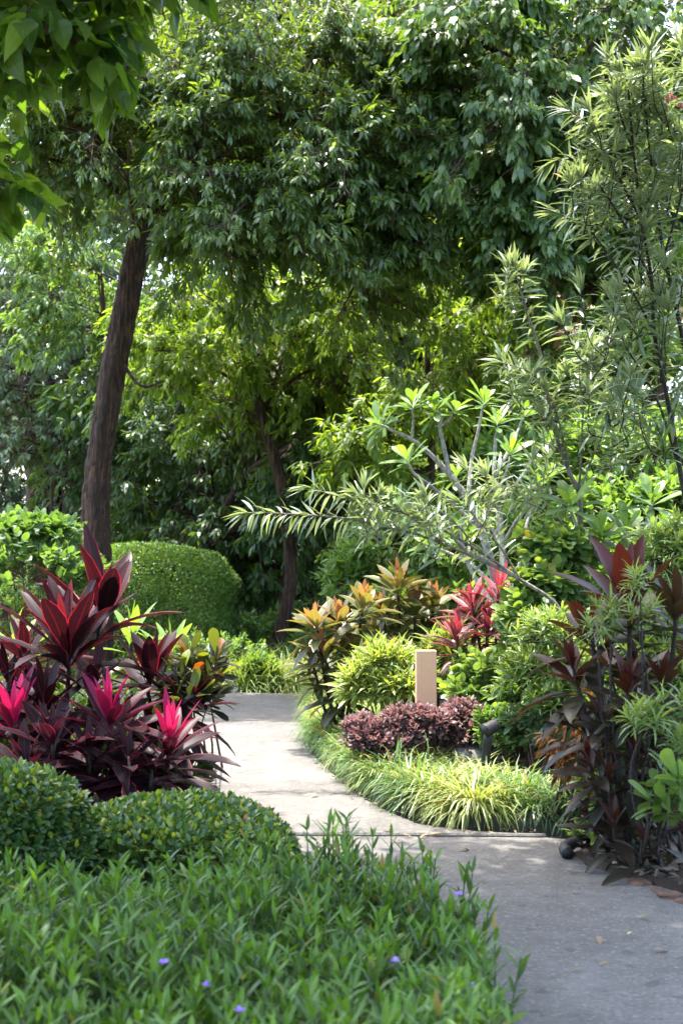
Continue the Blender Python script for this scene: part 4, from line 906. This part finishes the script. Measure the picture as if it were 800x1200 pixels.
# mulch
m = MB(); k = 1500; x = R.uniform(1.25, 3.0, k); y = R.uniform(6.0, 8.15, k)
fr = np.interp(x, [1.26, 1.30, 1.44, 1.78, 2.35, 3.4], [7.98, 7.72, 7.42, 6.88, 6.2, 5.2]); ok = y > fr - .02; x, y = x[ok], y[ok]
m.leaves(T_LANCE, np.stack([x, y, R.uniform(.06, .1, len(x))], 1), np.stack([R.normal(0, 1, len(x)), R.normal(0, 1, len(x)), R.normal(0, .25, len(x))], 1), R.uniform(.03, .1, len(x)), R.uniform(.008, .018, len(x)), R.uniform(-.5, .8, len(x)), upj=.4)
tag(m.build('leaf_litter', [LM['mulch']], smooth=False), 'brown leaf and bark litter on the soil under the dark cordylines', 'mulch', kind='stuff')

m = MB(); k = 420; ii = R.integers(2, len(E) - 14, k); pp = E[ii] - NRM[ii] * np.abs(R.normal(0, .05, (k, 1))) + R.normal(0, .04, (k, 2))
m.leaves(T_LANCE, np.c_[pp, np.full(k, ZP + .012)], np.stack([R.normal(0, 1, k), R.normal(0, 1, k), R.normal(0, .15, k)], 1), R.uniform(.012, .06, k), R.uniform(.004, .012, k), R.uniform(-.4, .8, k), upj=.3)
tag(m.build('kerb_litter', [LM['mulch']], smooth=False), 'fine dry leaf litter gathered along the foot of the kerb', 'litter', kind='stuff')
# fallen leaves on the path
fl = [(430, 1008, 'y', 'yellow fallen leaf lying lengthwise on the lower path below the kerb'), (538, 996, 'b', 'curled brown leaf on the path beside the black hose'), (470, 978, 'b', None), (486, 976, 'b', None), (505, 978, 'b', None), (520, 977, 'b', None), (448, 972, 'b', None), (577, 977, 'b', None),
      (588, 1012, 'b', None), (502, 1022, 'b', None), (700, 1098, 'b', None), (714, 1128, 'b', None), (738, 1131, 'b', None), (765, 1113, 'b', None), (735, 1096, 'y', 'small yellowish scrap of leaf alone on the lower path at the right'), (762, 1077, 'g', 'green leaf lying on the path near the reddish stones'), (683, 1135, 'b', None), (372, 931, 'b', None), (760, 1073, 'b', None)]
for (px, py, kd, lb) in fl:
    p = G(px, py, ZP + .012 if py > 982 else ZP + .018); m = MB(); a = R.uniform(0, 6.28)
    Lf = .10 if py < 1000 else .065
    m.leaves(T_LANCE, [p + [0, 0, .004]], [[math.cos(a), math.sin(a) * .5, .08]], Lf * R.uniform(.7, 1.3), Lf * R.uniform(.12, .2), R.uniform(.2, 1.3), upj=.05)
    o = m.build('fallen_leaf', [LM['fallenyellow'] if kd == 'y' else LM['bright'] if kd == 'g' else LM['fallen']], origin=p)
    tag(o, lb or 'small brown fallen leaf lying on the grey path', 'leaf', None if lb else 'brown leaves fallen on the path')

# ------------------------------------------------------------------ planting in the right bed
def bg(px, Y):
    x = (px - 400) / F * Y; return np.array([x, Y, bed_z(x, Y)])

# burgundy clipped bushes either side of the post
def loro(label, base, clumps):
    shrub('burgundy_bush', label, base, clumps, LM['loro'], T=T_SMALL, n=9, ll=.045, lw=.013, slen=.12, shoots=190, stems=9, young=.9, cat='bush', group='burgundy bushes around the tan post')
loro('larger burgundy bush, clipped flat, left of the tan post', bg(455, 10.8), [(W(448, 870, 10.75), (.17, .17, .1)), (W(480, 870, 10.7), (.12, .15, .12)), (W(432, 876, 10.7), (.1, .15, .08)), (W(462, 886, 10.65), (.13, .12, .08)), (W(424, 862, 10.8), (.07, .1, .06)), (W(470, 852, 10.8), (.08, .1, .06)), (W(496, 852, 10.75), (.06, .1, .06))])
loro('smaller darker burgundy bush right of the tan post', bg(535, 10.9), [(W(532, 862, 10.8), (.15, .15, .11)), (W(510, 858, 10.7), (.08, .1, .07)), (W(556, 856, 11), (.09, .13, .1)), (W(545, 876, 10.8), (.11, .13, .08)), (W(540, 844, 10.9), (.08, .1, .06))])

# orange and red cordylines behind
OR = 'orange cordylines behind the kerb bend'
def oc(label, px, Y, heads, leaf='cordy_orange', group=OR, ll=.35, lw=.052, n=26, **kw):
    cordyline('cordyline', label, bg(px, Y), [(W(hx, hy, Y + R.uniform(-.2, .2)), ax(lx, -.1), kw2) for hx, hy, lx, kw2 in heads], LM[leaf], ll=ll, lw=lw, n=n, group=group, **kw)
oc('orange-leaved cordyline nearest the path bend with bronze lower leaves', 395, 12.6, [(378, 762, -.25, {}), (398, 725, -.1, {}), (425, 705, .1, {}), (412, 765, 0, dict(agemax=.8)), (370, 730, -.2, {}), (388, 800, -.2, dict(agemax=.5)), (405, 800, 0, dict(agemax=.4)), (365, 775, -.3, dict(agemax=.6))])
oc('tallest orange-topped cordyline behind the tan post', 470, 13.2, [(466, 682, 0, dict(ll=.38)), (488, 708, .15, {}), (448, 715, -.15, dict(agemax=.9)), (470, 745, 0, dict(agemax=.6)), (440, 745, -.2, dict(agemax=.7))])
oc('green and orange cordyline between the tall orange one and the pink ones', 510, 13.4, [(508, 705, .1, {}), (520, 730, .2, dict(agemax=.7)), (497, 742, -.1, dict(agemax=.6))])
oc('short red cordyline low in front of the orange ones', 452, 12.2, [(452, 768, 0, dict(ll=.3, n=18)), ], 'cordy_red', 'red cordylines behind the tan post', lw=.034)
oc('red cordyline with pink striped leaves right of the tan post top', 534, 11.9, [(536, 742, 0, dict(ll=.36, n=24)), ], 'cordy_red', 'red cordylines behind the tan post', lw=.034)
oc('red cordyline with upright bright pink leaves beneath the frangipani', 575, 11.9, [(553, 708, -.15, dict(ll=.38, n=24)), (585, 690, .15, dict(ll=.4, n=22, agepow=.6)), (572, 730, .1, dict(agemax=.7))], 'cordy_red', 'red cordylines behind the tan post', lw=.036)

# variegated whorled shrubs
def whorl(label, px, Y, cl, leaf='variegated', ll=.2, lw=.013, shoots=55, group='yellow-striped whorled shrubs', name='whorled_shrub', n=14, slen=.1):
    shrub(name, label, bg(px, Y), cl, LM[leaf], T=T_STRAP, n=n, ll=ll, lw=lw, slen=slen, shoots=shoots, group=group, curl=.8, a0=1.35, a1=.35, upward=.9, young=.6, droop=.05, stems=1, stemmat='stem_dark')
whorl('yellow-striped whorled shrub left of the tan post', 455, 12, [(W(452, 790, 11.9), (.26, .25, .14)), (W(432, 815, 11.8), (.2, .2, .14)), (W(475, 815, 11.7), (.2, .2, .12))])
whorl('tall yellow-striped whorled shrub right behind the tan post', 540, 12.6, [(W(525, 775, 12.4), (.26, .25, .18)), (W(560, 785, 12.6), (.3, .25, .12)), (W(585, 800, 12.4), (.22, .25, .16))])
whorl('fine-leaved yellow green shrub behind the grey-leaved dark cordyline', 650, 10.4, [(W(645, 750, 10.3), (.28, .25, .14)), (W(680, 790, 10.2), (.2, .25, .16)), (W(625, 800, 10.4), (.22, .25, .18)), (W(660, 830, 10.2), (.22, .25, .16))], 'song', .11, .008, 75, 'fine-leaved green shrubs', 'fine_leaved_shrub')
whorl('fine-leaved green shrub threaded through the dark cordyline heads', 735, 7.7, [(W(712, 728, 7.6), (.05, .06, .03)), (W(748, 692, 7.5), (.03, .04, .02)), (W(700, 748, 7.6), (.06, .06, .03)), (W(752, 728, 7.5), (.06, .06, .03))], 'song', .09, .0055, 7, 'fine-leaved green shrubs', 'fine_leaved_shrub')
whorl('fine-leaved pale green shrub low beside the dark cordyline stems', 752, 7.3, [(W(752, 855, 7.2), (.05, .06, .03)), (W(785, 840, 7.3), (.08, .08, .05)), (W(788, 885, 7.2), (.06, .06, .05))], 'song', .13, .0075, 7, 'fine-leaved green shrubs', 'fine_leaved_shrub')
whorl('fine-leaved green shrub at the right edge above the dark cordylines', 800, 9, [(W(790, 650, 9), (.22, .2, .16)), (W(805, 720, 8.8), (.2, .2, .2)), (W(800, 800, 8.6), (.18, .2, .2))], 'song', .13, .009, 45, 'fine-leaved green shrubs', 'fine_leaved_shrub')

# broad and round-leaved shrubs
shrub('round_leaved_shrub', 'tall round-leaved green shrub on a bare stem between the frangipani and dark cordylines', bg(612, 11.3),
      [(W(645, 648, 11.4), (.24, .25, .16)), (W(632, 695, 11.2), (.18, .25, .18)), (W(615, 728, 11.1), (.14, .25, .14)), (W(655, 700, 11.4), (.18, .2, .2)), (W(618, 755, 11.1), (.12, .2, .1)), (W(668, 660, 11.5), (.14, .2, .18))], LM['round'], T=T_ROUND, n=7, ll=.085, lw=.034, shoots=75, stems=3, droop=.3, upward=.2)
shrub('glossy_low_shrub', 'low glossy green shrub right behind the tan post', bg(565, 11.5), [(W(565, 800, 11.5), (.22, .2, .18)), (W(545, 825, 11.4), (.16, .2, .12)), (W(595, 820, 11.4), (.18, .2, .18))], LM['round'], T=T_ROUND, n=7, ll=.085, lw=.03, shoots=60)
shrub('bright_low_shrub', 'bright light green low shrub right behind the black spotlight', bg(600, 10.5), [(W(586, 862, 10.6), (.15, .14, .13)), (W(622, 878, 10.5), (.16, .16, .1))], LM['bright'], T=T_LANCE, n=8, ll=.07, lw=.018, shoots=90)
shrub('silvery_low_shrub', 'silvery green low shrub in shade between the spotlight and the croton', bg(630, 10.3), [(W(630, 858, 10.4), (.2, .2, .12)), (W(655, 875, 10.2), (.16, .2, .1))], LM['grey'], T=T_LANCE, n=7, ll=.08, lw=.02, shoots=60)
shrub('yellow_green_shrub', 'yellow green leafy shrub in the middle of the bed above the spotlight', bg(630, 11), [(W(620, 820, 11), (.24, .22, .16)), (W(645, 790, 11), (.22, .22, .16)), (W(665, 850, 10.6), (.2, .2, .14))], LM['bright'], T=T_LANCE, n=8, ll=.085, lw=.022, shoots=85)
shrub('spreading_back_shrub', 'wide green shrub behind the pink cordylines under the frangipani', bg(520, 16), [(W(470, 640, 16.5), (.6, .5, .35)), (W(540, 660, 16), (.6, .5, .4)), (W(610, 640, 16), (.6, .5, .5)), (W(500, 720, 16), (.6, .5, .5)), (W(420, 690, 17), (.4, .4, .45)), (W(590, 720, 15.5), (.6, .4, .5))], LM['bright'], T=T_LANCE, n=8, ll=.14, lw=.03, shoots=130, slen=.16)
shrub('hill_side_shrub', 'wide mid green shrub at the right edge behind the oleander stems', bg(750, 13), [(W(720, 610, 13.5), (.5, .4, .35)), (W(790, 600, 13.5), (.45, .4, .35)), (W(760, 540, 14), (.5, .4, .4)), (W(690, 540, 14.5), (.4, .4, .4)), (W(700, 680, 12.5), (.35, .4, .4)), (W(770, 670, 12), (.4, .4, .4)), (W(750, 760, 11.5), (.5, .4, .45)), (W(700, 850, 10.4), (.4, .3, .3)), (W(780, 850, 10.2), (.4, .3, .35)), (W(860, 760, 10.6), (.5, .4, .5)), (W(940, 780, 10.4), (.5, .4, .5)), (W(900, 660, 12), (.6, .5, .6)), (W(1020, 730, 11.5), (.6, .5, .6)), (W(870, 590, 14), (.6, .5, .6)), (W(980, 600, 14), (.7, .5, .7))], LM['bright'], T=T_LANCE, n=8, ll=.12, lw=.028, shoots=120, slen=.15)
shrub('tall_back_shrub', 'tall soft green shrub behind the oleander at the right', bg(700, 17), [(W(640, 480, 17.5), (.55, .5, .6)), (W(700, 460, 17.5), (.6, .5, .6)), (W(760, 440, 17.5), (.6, .5, .6)), (W(650, 570, 17), (.6, .5, .5)), (W(730, 400, 18), (.5, .5, .5)), (W(790, 350, 18), (.5, .5, .6)), (W(590, 560, 17.5), (.5, .5, .5)), (W(780, 540, 17), (.5, .5, .5)), (W(690, 340, 18.5), (.4, .5, .4))], LM['bright'], T=T_LANCE, n=8, ll=.17, lw=.03, shoots=120, slen=.16)
shrub('broad_leaved_plant', 'bright green broad-leaved plant at the right edge beside the dark cordyline stems', np.array([1.95, 7.1, .05]), [(W(795, 935, 7.15), (.12, .12, .07)), (W(805, 960, 7.1), (.1, .1, .06))], LM['bright'], T=T_OBOV, n=7, ll=.17, lw=.034, shoots=7, stems=3, cat='plant', droop=.2)
shrub('croton', 'croton with orange and brown dangling leaves at the bed corner', bg(668, 8.75), [(W(668, 880, 8.75), (.09, .1, .13)), (W(683, 905, 8.7), (.1, .1, .12)), (W(690, 850, 8.8), (.1, .1, .1))], LM['croton'], T=T_LANCE, n=8, ll=.1, lw=.014, shoots=22, stems=3, droop=1.1, cat='plant', upward=-.2, young=0)

# dark cordylines at the right
DC = 'dark cordylines at the right of the path'
cordyline('cordyline', 'dark cordyline with the big upright maroon-brown head beside the oleander branch', np.array([1.62, 7.85, .05]),
          [(W(735, 705, 7.9), ax(-.1, -.15), dict(n=17, ll=.5, lw=.062, spread=(.1, 1.35), agepow=.6)), (W(705, 838, 7.7), ax(-.25, -.2), dict(n=16, ll=.27, lw=.04, agemax=.6, spread=(.4, 2.1)))], LM['cordy_dark'], group=DC)
cordyline('cordyline', 'dark cordyline with greyish purple leaves spread against the right edge', np.array([1.85, 7.9, .05]),
          [(W(792, 712, 8.0), ax(.05, -.15), dict(n=22, ll=.48, lw=.066, agemax=.3, spread=(.35, 1.9))), (W(770, 845, 7.7), ax(.1, -.2), dict(n=16, ll=.28, lw=.04, agemax=.5, spread=(.4, 2.1)))], LM['cordy_dark'], group=DC)
cordyline('cordyline', 'dark cordyline leaning left with bronze and orange undersides over the bed', np.array([1.5, 7.95, .05]),
          [(W(672, 785, 8.0), ax(-.25, -.15), dict(n=22, ll=.38, lw=.054, agemax=.8, spread=(.3, 2.1))), (W(690, 738, 8.1), ax(-.2, 0), dict(n=16, ll=.36, lw=.054, agemax=.9, spread=(.2, 1.7))), (W(680, 845, 8.0), ax(-.3, -.2), dict(n=16, ll=.28, lw=.038, agemax=.7, spread=(.5, 2.1)))], LM['cordy_dark'], group=DC)
cordyline('cordyline', 'low dark cordyline with sparse grey drooping leaves over the bare soil', np.array([1.58, 7.6, .05]),
          [(W(712, 905, 7.6), ax(-.1, -.2), dict(n=18, ll=.29, lw=.036, agemax=.6, spread=(.5, 2.3))), (W(745, 880, 7.55), ax(.1, -.2), dict(n=18, ll=.29, lw=.038, agemax=.6, spread=(.5, 2.3))), (W(692, 955, 7.7), ax(-.3, -.3), dict(n=11, ll=.24, lw=.026, agemax=.6, spread=(.5, 2.2))), (W(780, 960, 7.4), ax(.1, -.3), dict(n=12, ll=.26, lw=.032, agemax=.6, spread=(.5, 2.2)))], LM['cordy_dark'], group=DC, stem_r=.01)
cordyline('cordyline', 'dark cordyline standing behind the others, black-green leaves on thin stems', np.array([1.8, 8.25, .06]),
          [(W(745, 785, 8.2), ax(0, -.1), dict(n=18, ll=.32, lw=.045, agemax=.6, spread=(.3, 2.0))), (W(715, 775, 8.4), ax(-.1, 0), dict(n=16, ll=.32, lw=.044, agemax=.7, spread=(.3, 1.9))), (W(765, 915, 8.0), ax(.1, -.2), dict(n=16, ll=.3, lw=.036, agemax=.5, spread=(.4, 2.3))), (W(725, 935, 8.0), ax(-.1, -.2), dict(n=14, ll=.28, lw=.034, agemax=.6, spread=(.4, 2.3)))], LM['cordy_dark'], group=DC, stem_r=.008)
cordyline('cordyline', 'short bronze cordyline with leaves down to the bare soil among the dark ones', np.array([1.7, 7.7, .05]),
          [(W(735, 800, 7.6), ax(-.1, -.2), dict(n=18, ll=.3, lw=.042, agemax=.8, spread=(.2, 2.0))), (W(690, 890, 7.75), ax(-.25, -.2), dict(n=18, ll=.28, lw=.036, agemax=.8, spread=(.3, 2.1))), (W(720, 960, 7.5), ax(-.05, -.25), dict(n=16, ll=.26, lw=.034, agemax=.7, spread=(.3, 2.2))), (W(752, 985, 7.3), ax(.05, -.25), dict(n=14, ll=.24, lw=.03, agemax=.6, spread=(.3, 2.2))), (W(775, 790, 7.7), ax(.1, -.2), dict(n=18, ll=.3, lw=.042, agemax=.7, spread=(.2, 2.0)))], LM['cordy_dark'], group=DC, stem_r=.008)
shrub('dark_undergrowth_shrub', 'dark green shrub in the shade behind the dark cordyline stems', np.array([1.95, 8.35, .06]), [(W(740, 940, 8.4), (.3, .12, .2)), (W(770, 890, 8.5), (.3, .15, .25)), (W(720, 860, 8.6), (.2, .12, .25)), (W(790, 960, 8.2), (.2, .15, .18)), (W(770, 800, 8.7), (.25, .15, .3)), (W(720, 1000, 8.1), (.2, .1, .1))], LM['round'], T=T_LANCE, n=8, ll=.085, lw=.02, shoots=60, stems=3)

# ------------------------------------------------------------------ frangipani
def frangi(name, label, base, segs, tips, rad0, ll=.27, lw=.037, n=17, T=T_OBOV):
    t = thing(name, label, 'tree', base); tb = MB()
    for pts, r0, r1 in segs: tb.tube(pts, np.linspace(r0, r1, len(pts)) * .72, 8, 0, .07, 5)
    tr = tb.build('trunk', [M['bark_pale']], t)
    for P, a in tips:
        m = MB(); a = nrm(np.array(a, float)); ph = R.uniform(0, 6) + 2.4 * np.arange(n); f = np.linspace(0, 1, n); th = 1.65 - 1.3 * f + R.normal(0, .12, n)
        X, Y = perp(a[None]); rad = np.cos(ph)[:, None] * X + np.sin(ph)[:, None] * Y
        D = np.cos(th)[:, None] * a + np.sin(th)[:, None] * rad; up = np.sin(th)[:, None] * a - np.cos(th)[:, None] * rad
        q = np.array(P) - a * (.06 * (1 - f))[:, None]
        L = ll * R.uniform(.75, 1.15, n) * np.where(f > .8, .65, 1)
        m.leaves(T, q, D, L, lw * L / ll, R.uniform(.1, .6, n), up=up, age=np.clip((f - .5) * 2, 0, 1), upj=.1)
        m.build('leaf_rosette', [LM['frangi']], t)
    return t
fY = 13.4
w = lambda px, py, d=0: W(px, py, fY + d)
b0 = bg(580, fY)
seg = [([b0, w(585, 720), w(575, 660), w(563, 618)], .075, .05), ([b0 + [.05, .1, 0], w(590, 690, .2), w(588, 640, .3), w(583, 590, .4), w(578, 560, .4)], .06, .035),
       ([w(563, 618), w(548, 585), w(527, 557), w(505, 533), w(482, 515), w(460, 505), w(447, 498)], .045, .018), ([w(482, 515), w(484, 495), w(483, 478)], .02, .015),
       ([w(527, 557), w(520, 525), w(515, 500), w(518, 488), w(512, 482)], .03, .016), ([w(515, 500), w(527, 490), w(530, 482)], .018, .014),
       ([w(563, 618), w(540, 600), w(505, 570, -.3), w(485, 555, -.4), w(478, 542, -.4)], .03, .014), ([w(548, 585), w(552, 540, .2), w(560, 505, .3), w(566, 474, .3)], .03, .016),
       ([w(578, 560, .4), w(580, 520, .6), w(583, 500, .6)], .03, .016), ([w(578, 560, .4), w(600, 520, .8), w(612, 490, 1)], .03, .016), ([w(583, 590, .4), w(610, 560, .6), w(628, 530, .8), w(640, 520, .8)], .03, .015),
       ([w(575, 660), w(540, 640, -.2), w(520, 610, -.5), w(500, 600, -.6), w(470, 590, -.6)], .03, .012), ([w(585, 700), w(560, 668, .5), w(530, 650, .8), w(505, 640, .9)], .03, .014), ([w(588, 640, .3), w(605, 610, .2), w(622, 590, .1), w(630, 572, .1)], .028, .014)]
seg += [([b0, w(600, 700, -.2), w(612, 650, -.2), w(618, 610, 0), w(640, 560, .2)], .045, .016), ([w(585, 720), w(565, 690, .3), w(548, 660, .4), w(540, 620, .5), w(552, 590, .5)], .04, .014),
        ([w(563, 618), w(575, 590, -.3), w(590, 560, -.3), w(597, 535, -.2)], .028, .014), ([w(588, 640, .3), w(570, 610, .6), w(545, 585, .7), w(535, 560, .7)], .026, .012)]
tips = [(w(642, 556, .2), (.2, -.2, 1)), (w(553, 586, .5), (.1, -.2, 1)), (w(598, 530, -.2), (.1, -.2, 1)), (w(534, 556, .7), (-.2, -.2, 1)), (w(444, 496), (-.6, -.2, .5)), (w(483, 474), (-.1, -.2, 1)), (w(509, 480), (-.3, -.2, 1)), (w(533, 480), (.3, -.2, 1)), (w(477, 538, -.4), (-.3, -.2, .8)), (w(567, 470, .3), (.2, -.1, 1)),
        (w(583, 495, .6), (.1, -.2, 1)), (w(614, 486, 1), (.2, -.2, 1)), (w(642, 517, .8), (.3, -.2, 1)), (w(467, 588, -.6), (-.6, -.2, .6)), (w(503, 638, .9), (-.5, -.2, .8)), (w(631, 568, .1), (.2, -.2, 1))]
frangi('frangipani_tree', 'frangipani with forked pale grey branches tipped by leaf rosettes, rising behind the pink cordylines', b0, seg, tips, .07)
b1 = bg(735, 11.4); w = lambda px, py, d=0: W(px, py, 11.4 + d)
frangi('frangipani_tree', 'low young frangipani with big yellow green rosettes behind the dark cordylines', b1,
       [([b1, w(738, 720), w(742, 660), w(758, 610), w(762, 592)], .035, .02), ([w(742, 660), w(720, 640), w(706, 632)], .025, .016), ([w(738, 700), w(690, 640), w(672, 610), w(668, 595)], .025, .015), ([w(742, 660), w(735, 640), w(733, 630)], .02, .015)],
       [(w(763, 588), (0, -.3, 1)), (w(704, 628), (-.2, -.4, 1)), (w(668, 590), (-.1, -.3, 1)), (w(733, 622), (.1, -.4, 1))], .03, ll=.29, lw=.044, n=16)

# ------------------------------------------------------------------ oleanders
def oleander(label, base, stems, sides, ll=.205, lw=.0135, flowers=(), stemmat='stem_dark'):
    t = thing('oleander', label, 'shrub', base)
    sm = MB(); fm = MB()
    for pts, r0, r1, st in stems: leafy_stem(sm, pts, np.linspace(r0, r1, len(pts)), T_LANCE, ll, lw, start=st, gap=.042, per=3, ang=1.05, curl=.5, droop=.25, leafmat=1, stemmat=0)
    o = sm.build('stem', [M[stemmat], LM['oleander']], t)
    for (c, r, k) in sides:
        k = max(3, int(k * .55))
        c = np.array(c, float)
        for _ in range(k):
            e = c + rdir(1)[0] * np.array(r) * R.uniform(.2, 1) ** .5; a = c + (e - c) * .2 + np.array([0, 0, -.25]) + R.normal(0, .06, 3)
            dd = e - a; m_ = (a + e) / 2 + R.normal(0, .04, 3) + np.array([0, 0, -.03])
            leafy_stem(fm, [a, m_, e + [0, 0, .1]], [.006, .005, .003], T_LANCE, ll, lw, start=.25, gap=.056, per=3, ang=1.0, curl=.6, droop=.25, leafmat=1, stemmat=0, sub=4, sides=4)
    for P in flowers:
        k = 5; a = np.arange(k) * 1.257; fm.leaves(T_ROUND, np.tile(P, (k, 1)), np.stack([np.cos(a), np.full(k, -.5), np.sin(a)], 1), .03, .013, .3, mat=2)
    fm.build('foliage', [M[stemmat], LM['oleander'], LM['petalpink']], t)
    return t
oY = 10.8; w = lambda px, py, d=0: W(px, py, oY + d)
ob = bg(815, oY)
oleander('tall oleander arching in from the right edge, grey green leaves, few pink flowers', ob,
  [([ob, w(812, 660), w(797, 555), w(780, 460), w(766, 390), w(763, 330), w(752, 260), w(742, 180), w(735, 100), w(728, 85)], .024, .006, .72),
   ([ob, w(825, 560), w(800, 400), w(778, 300), w(765, 210), w(755, 120), w(752, 75)], .024, .006, .74),
   ([w(766, 390), w(745, 350), w(720, 310), w(690, 270), w(655, 250)], .012, .004, .4), ([w(763, 330), w(735, 270), w(700, 215), w(668, 185), w(648, 190)], .012, .004, .4),
   ([w(752, 260), w(720, 200), w(690, 150), w(668, 130)], .011, .004, .4), ([w(742, 180), w(725, 130), w(715, 90), w(712, 70)], .01, .004, .3), ([w(778, 300), w(800, 220), w(810, 150), w(815, 90)], .012, .004, .4), ([w(766, 390), w(740, 400), w(720, 440), w(712, 480)], .01, .004, .3),
   ([w(797, 555), w(770, 470), w(730, 400), w(715, 350)], .012, .004, .55), ([w(800, 400), w(808, 420), w(800, 450), w(790, 480)], .008, .003, .2)],
  [(w(740, 120), (.25, .3, .25), 13), (w(705, 175), (.2, .3, .2), 10), (w(780, 110), (.25, .3, .35), 14), (w(720, 220), (.35, .3, .25), 16), (w(680, 240), (.22, .25, .2), 10), (w(790, 210), (.2, .3, .35), 12), (w(760, 290), (.25, .3, .25), 8), (w(775, 400), (.2, .2, .3), 10), (w(720, 470), (.3, .3, .3), 14), (w(740, 340), (.3, .3, .25), 12), (w(790, 330), (.2, .3, .3), 10), (w(690, 390), (.25, .3, .25), 10), (w(770, 500), (.25, .3, .3), 10), (w(800, 60), (.2, .3, .2), 8)],
  flowers=[w(790, 117), w(796, 124), w(674, 137), w(653, 203), w(786, 113, -.2), w(781, 118, -.1)])
o2 = bg(684, 11.6); w = lambda px, py, d=0: W(px, py, 11.6 + d)
oleander('slender pale-stemmed oleander in the middle of the bed with thin rods of leaves reaching up', o2,
  [([o2, w(682, 700), w(680, 640), w(678, 580), w(668, 556), w(648, 500), w(634, 420), (w(618, 370)), w(607, 330), w(604, 315)], .03, .005, .84),
   ([w(678, 580), w(680, 540), w(683, 480), w(687, 440), w(690, 415)], .012, .004, .35), ([w(668, 556), w(650, 480), w(625, 440), w(590, 425)], .01, .003, .4), ([w(678, 580), w(690, 545), w(705, 510), w(712, 470)], .01, .003, .4),
   ([w(680, 640), w(668, 600), w(640, 580), w(600, 570), w(560, 575)], .012, .003, .45), ([w(682, 700), w(672, 640), w(655, 610), w(620, 590), w(600, 585)], .012, .003, .6)],
  [(w(650, 480), (.28, .25, .22), 9), (w(700, 430), (.22, .2, .22), 6), (w(690, 450), (.25, .25, .25), 10), (w(610, 450), (.2, .2, .2), 4), (w(605, 335), (.1, .1, .12), 4), (w(640, 540), (.3, .25, .2), 6), (w(570, 575), (.25, .2, .12), 4), (w(710, 520), (.25, .25, .2), 8)], stemmat='bark_grey')
o3 = bg(668, 10.6); w = lambda px, py, d=0: W(px, py, 10.6 + d)
oleander('long oleander branch arching low to the left in front of the dark trees', o3,
  [([o3, w(665, 770), w(655, 714), w(610, 680), w(560, 655), w(520, 638), w(480, 624), w(440, 615), w(400, 607), w(350, 603), w(310, 601), w(290, 601)], .018, .004, .5),
   ([w(610, 680), w(560, 645), w(500, 612), w(450, 595), w(400, 583), w(365, 572)], .012, .003, .35), ([w(560, 655), w(540, 620), w(500, 590), w(470, 580)], .009, .003, .3), ([w(520, 638), w(480, 605), w(445, 588), w(420, 578)], .008, .003, .3),
   ([w(610, 680), w(585, 640), w(560, 610), w(540, 590)], .009, .003, .3)],
  [(w(520, 608), (.4, .25, .1), 9), (w(440, 600), (.25, .2, .07), 6)], ll=.18, lw=.0125, stemmat='bark_grey')
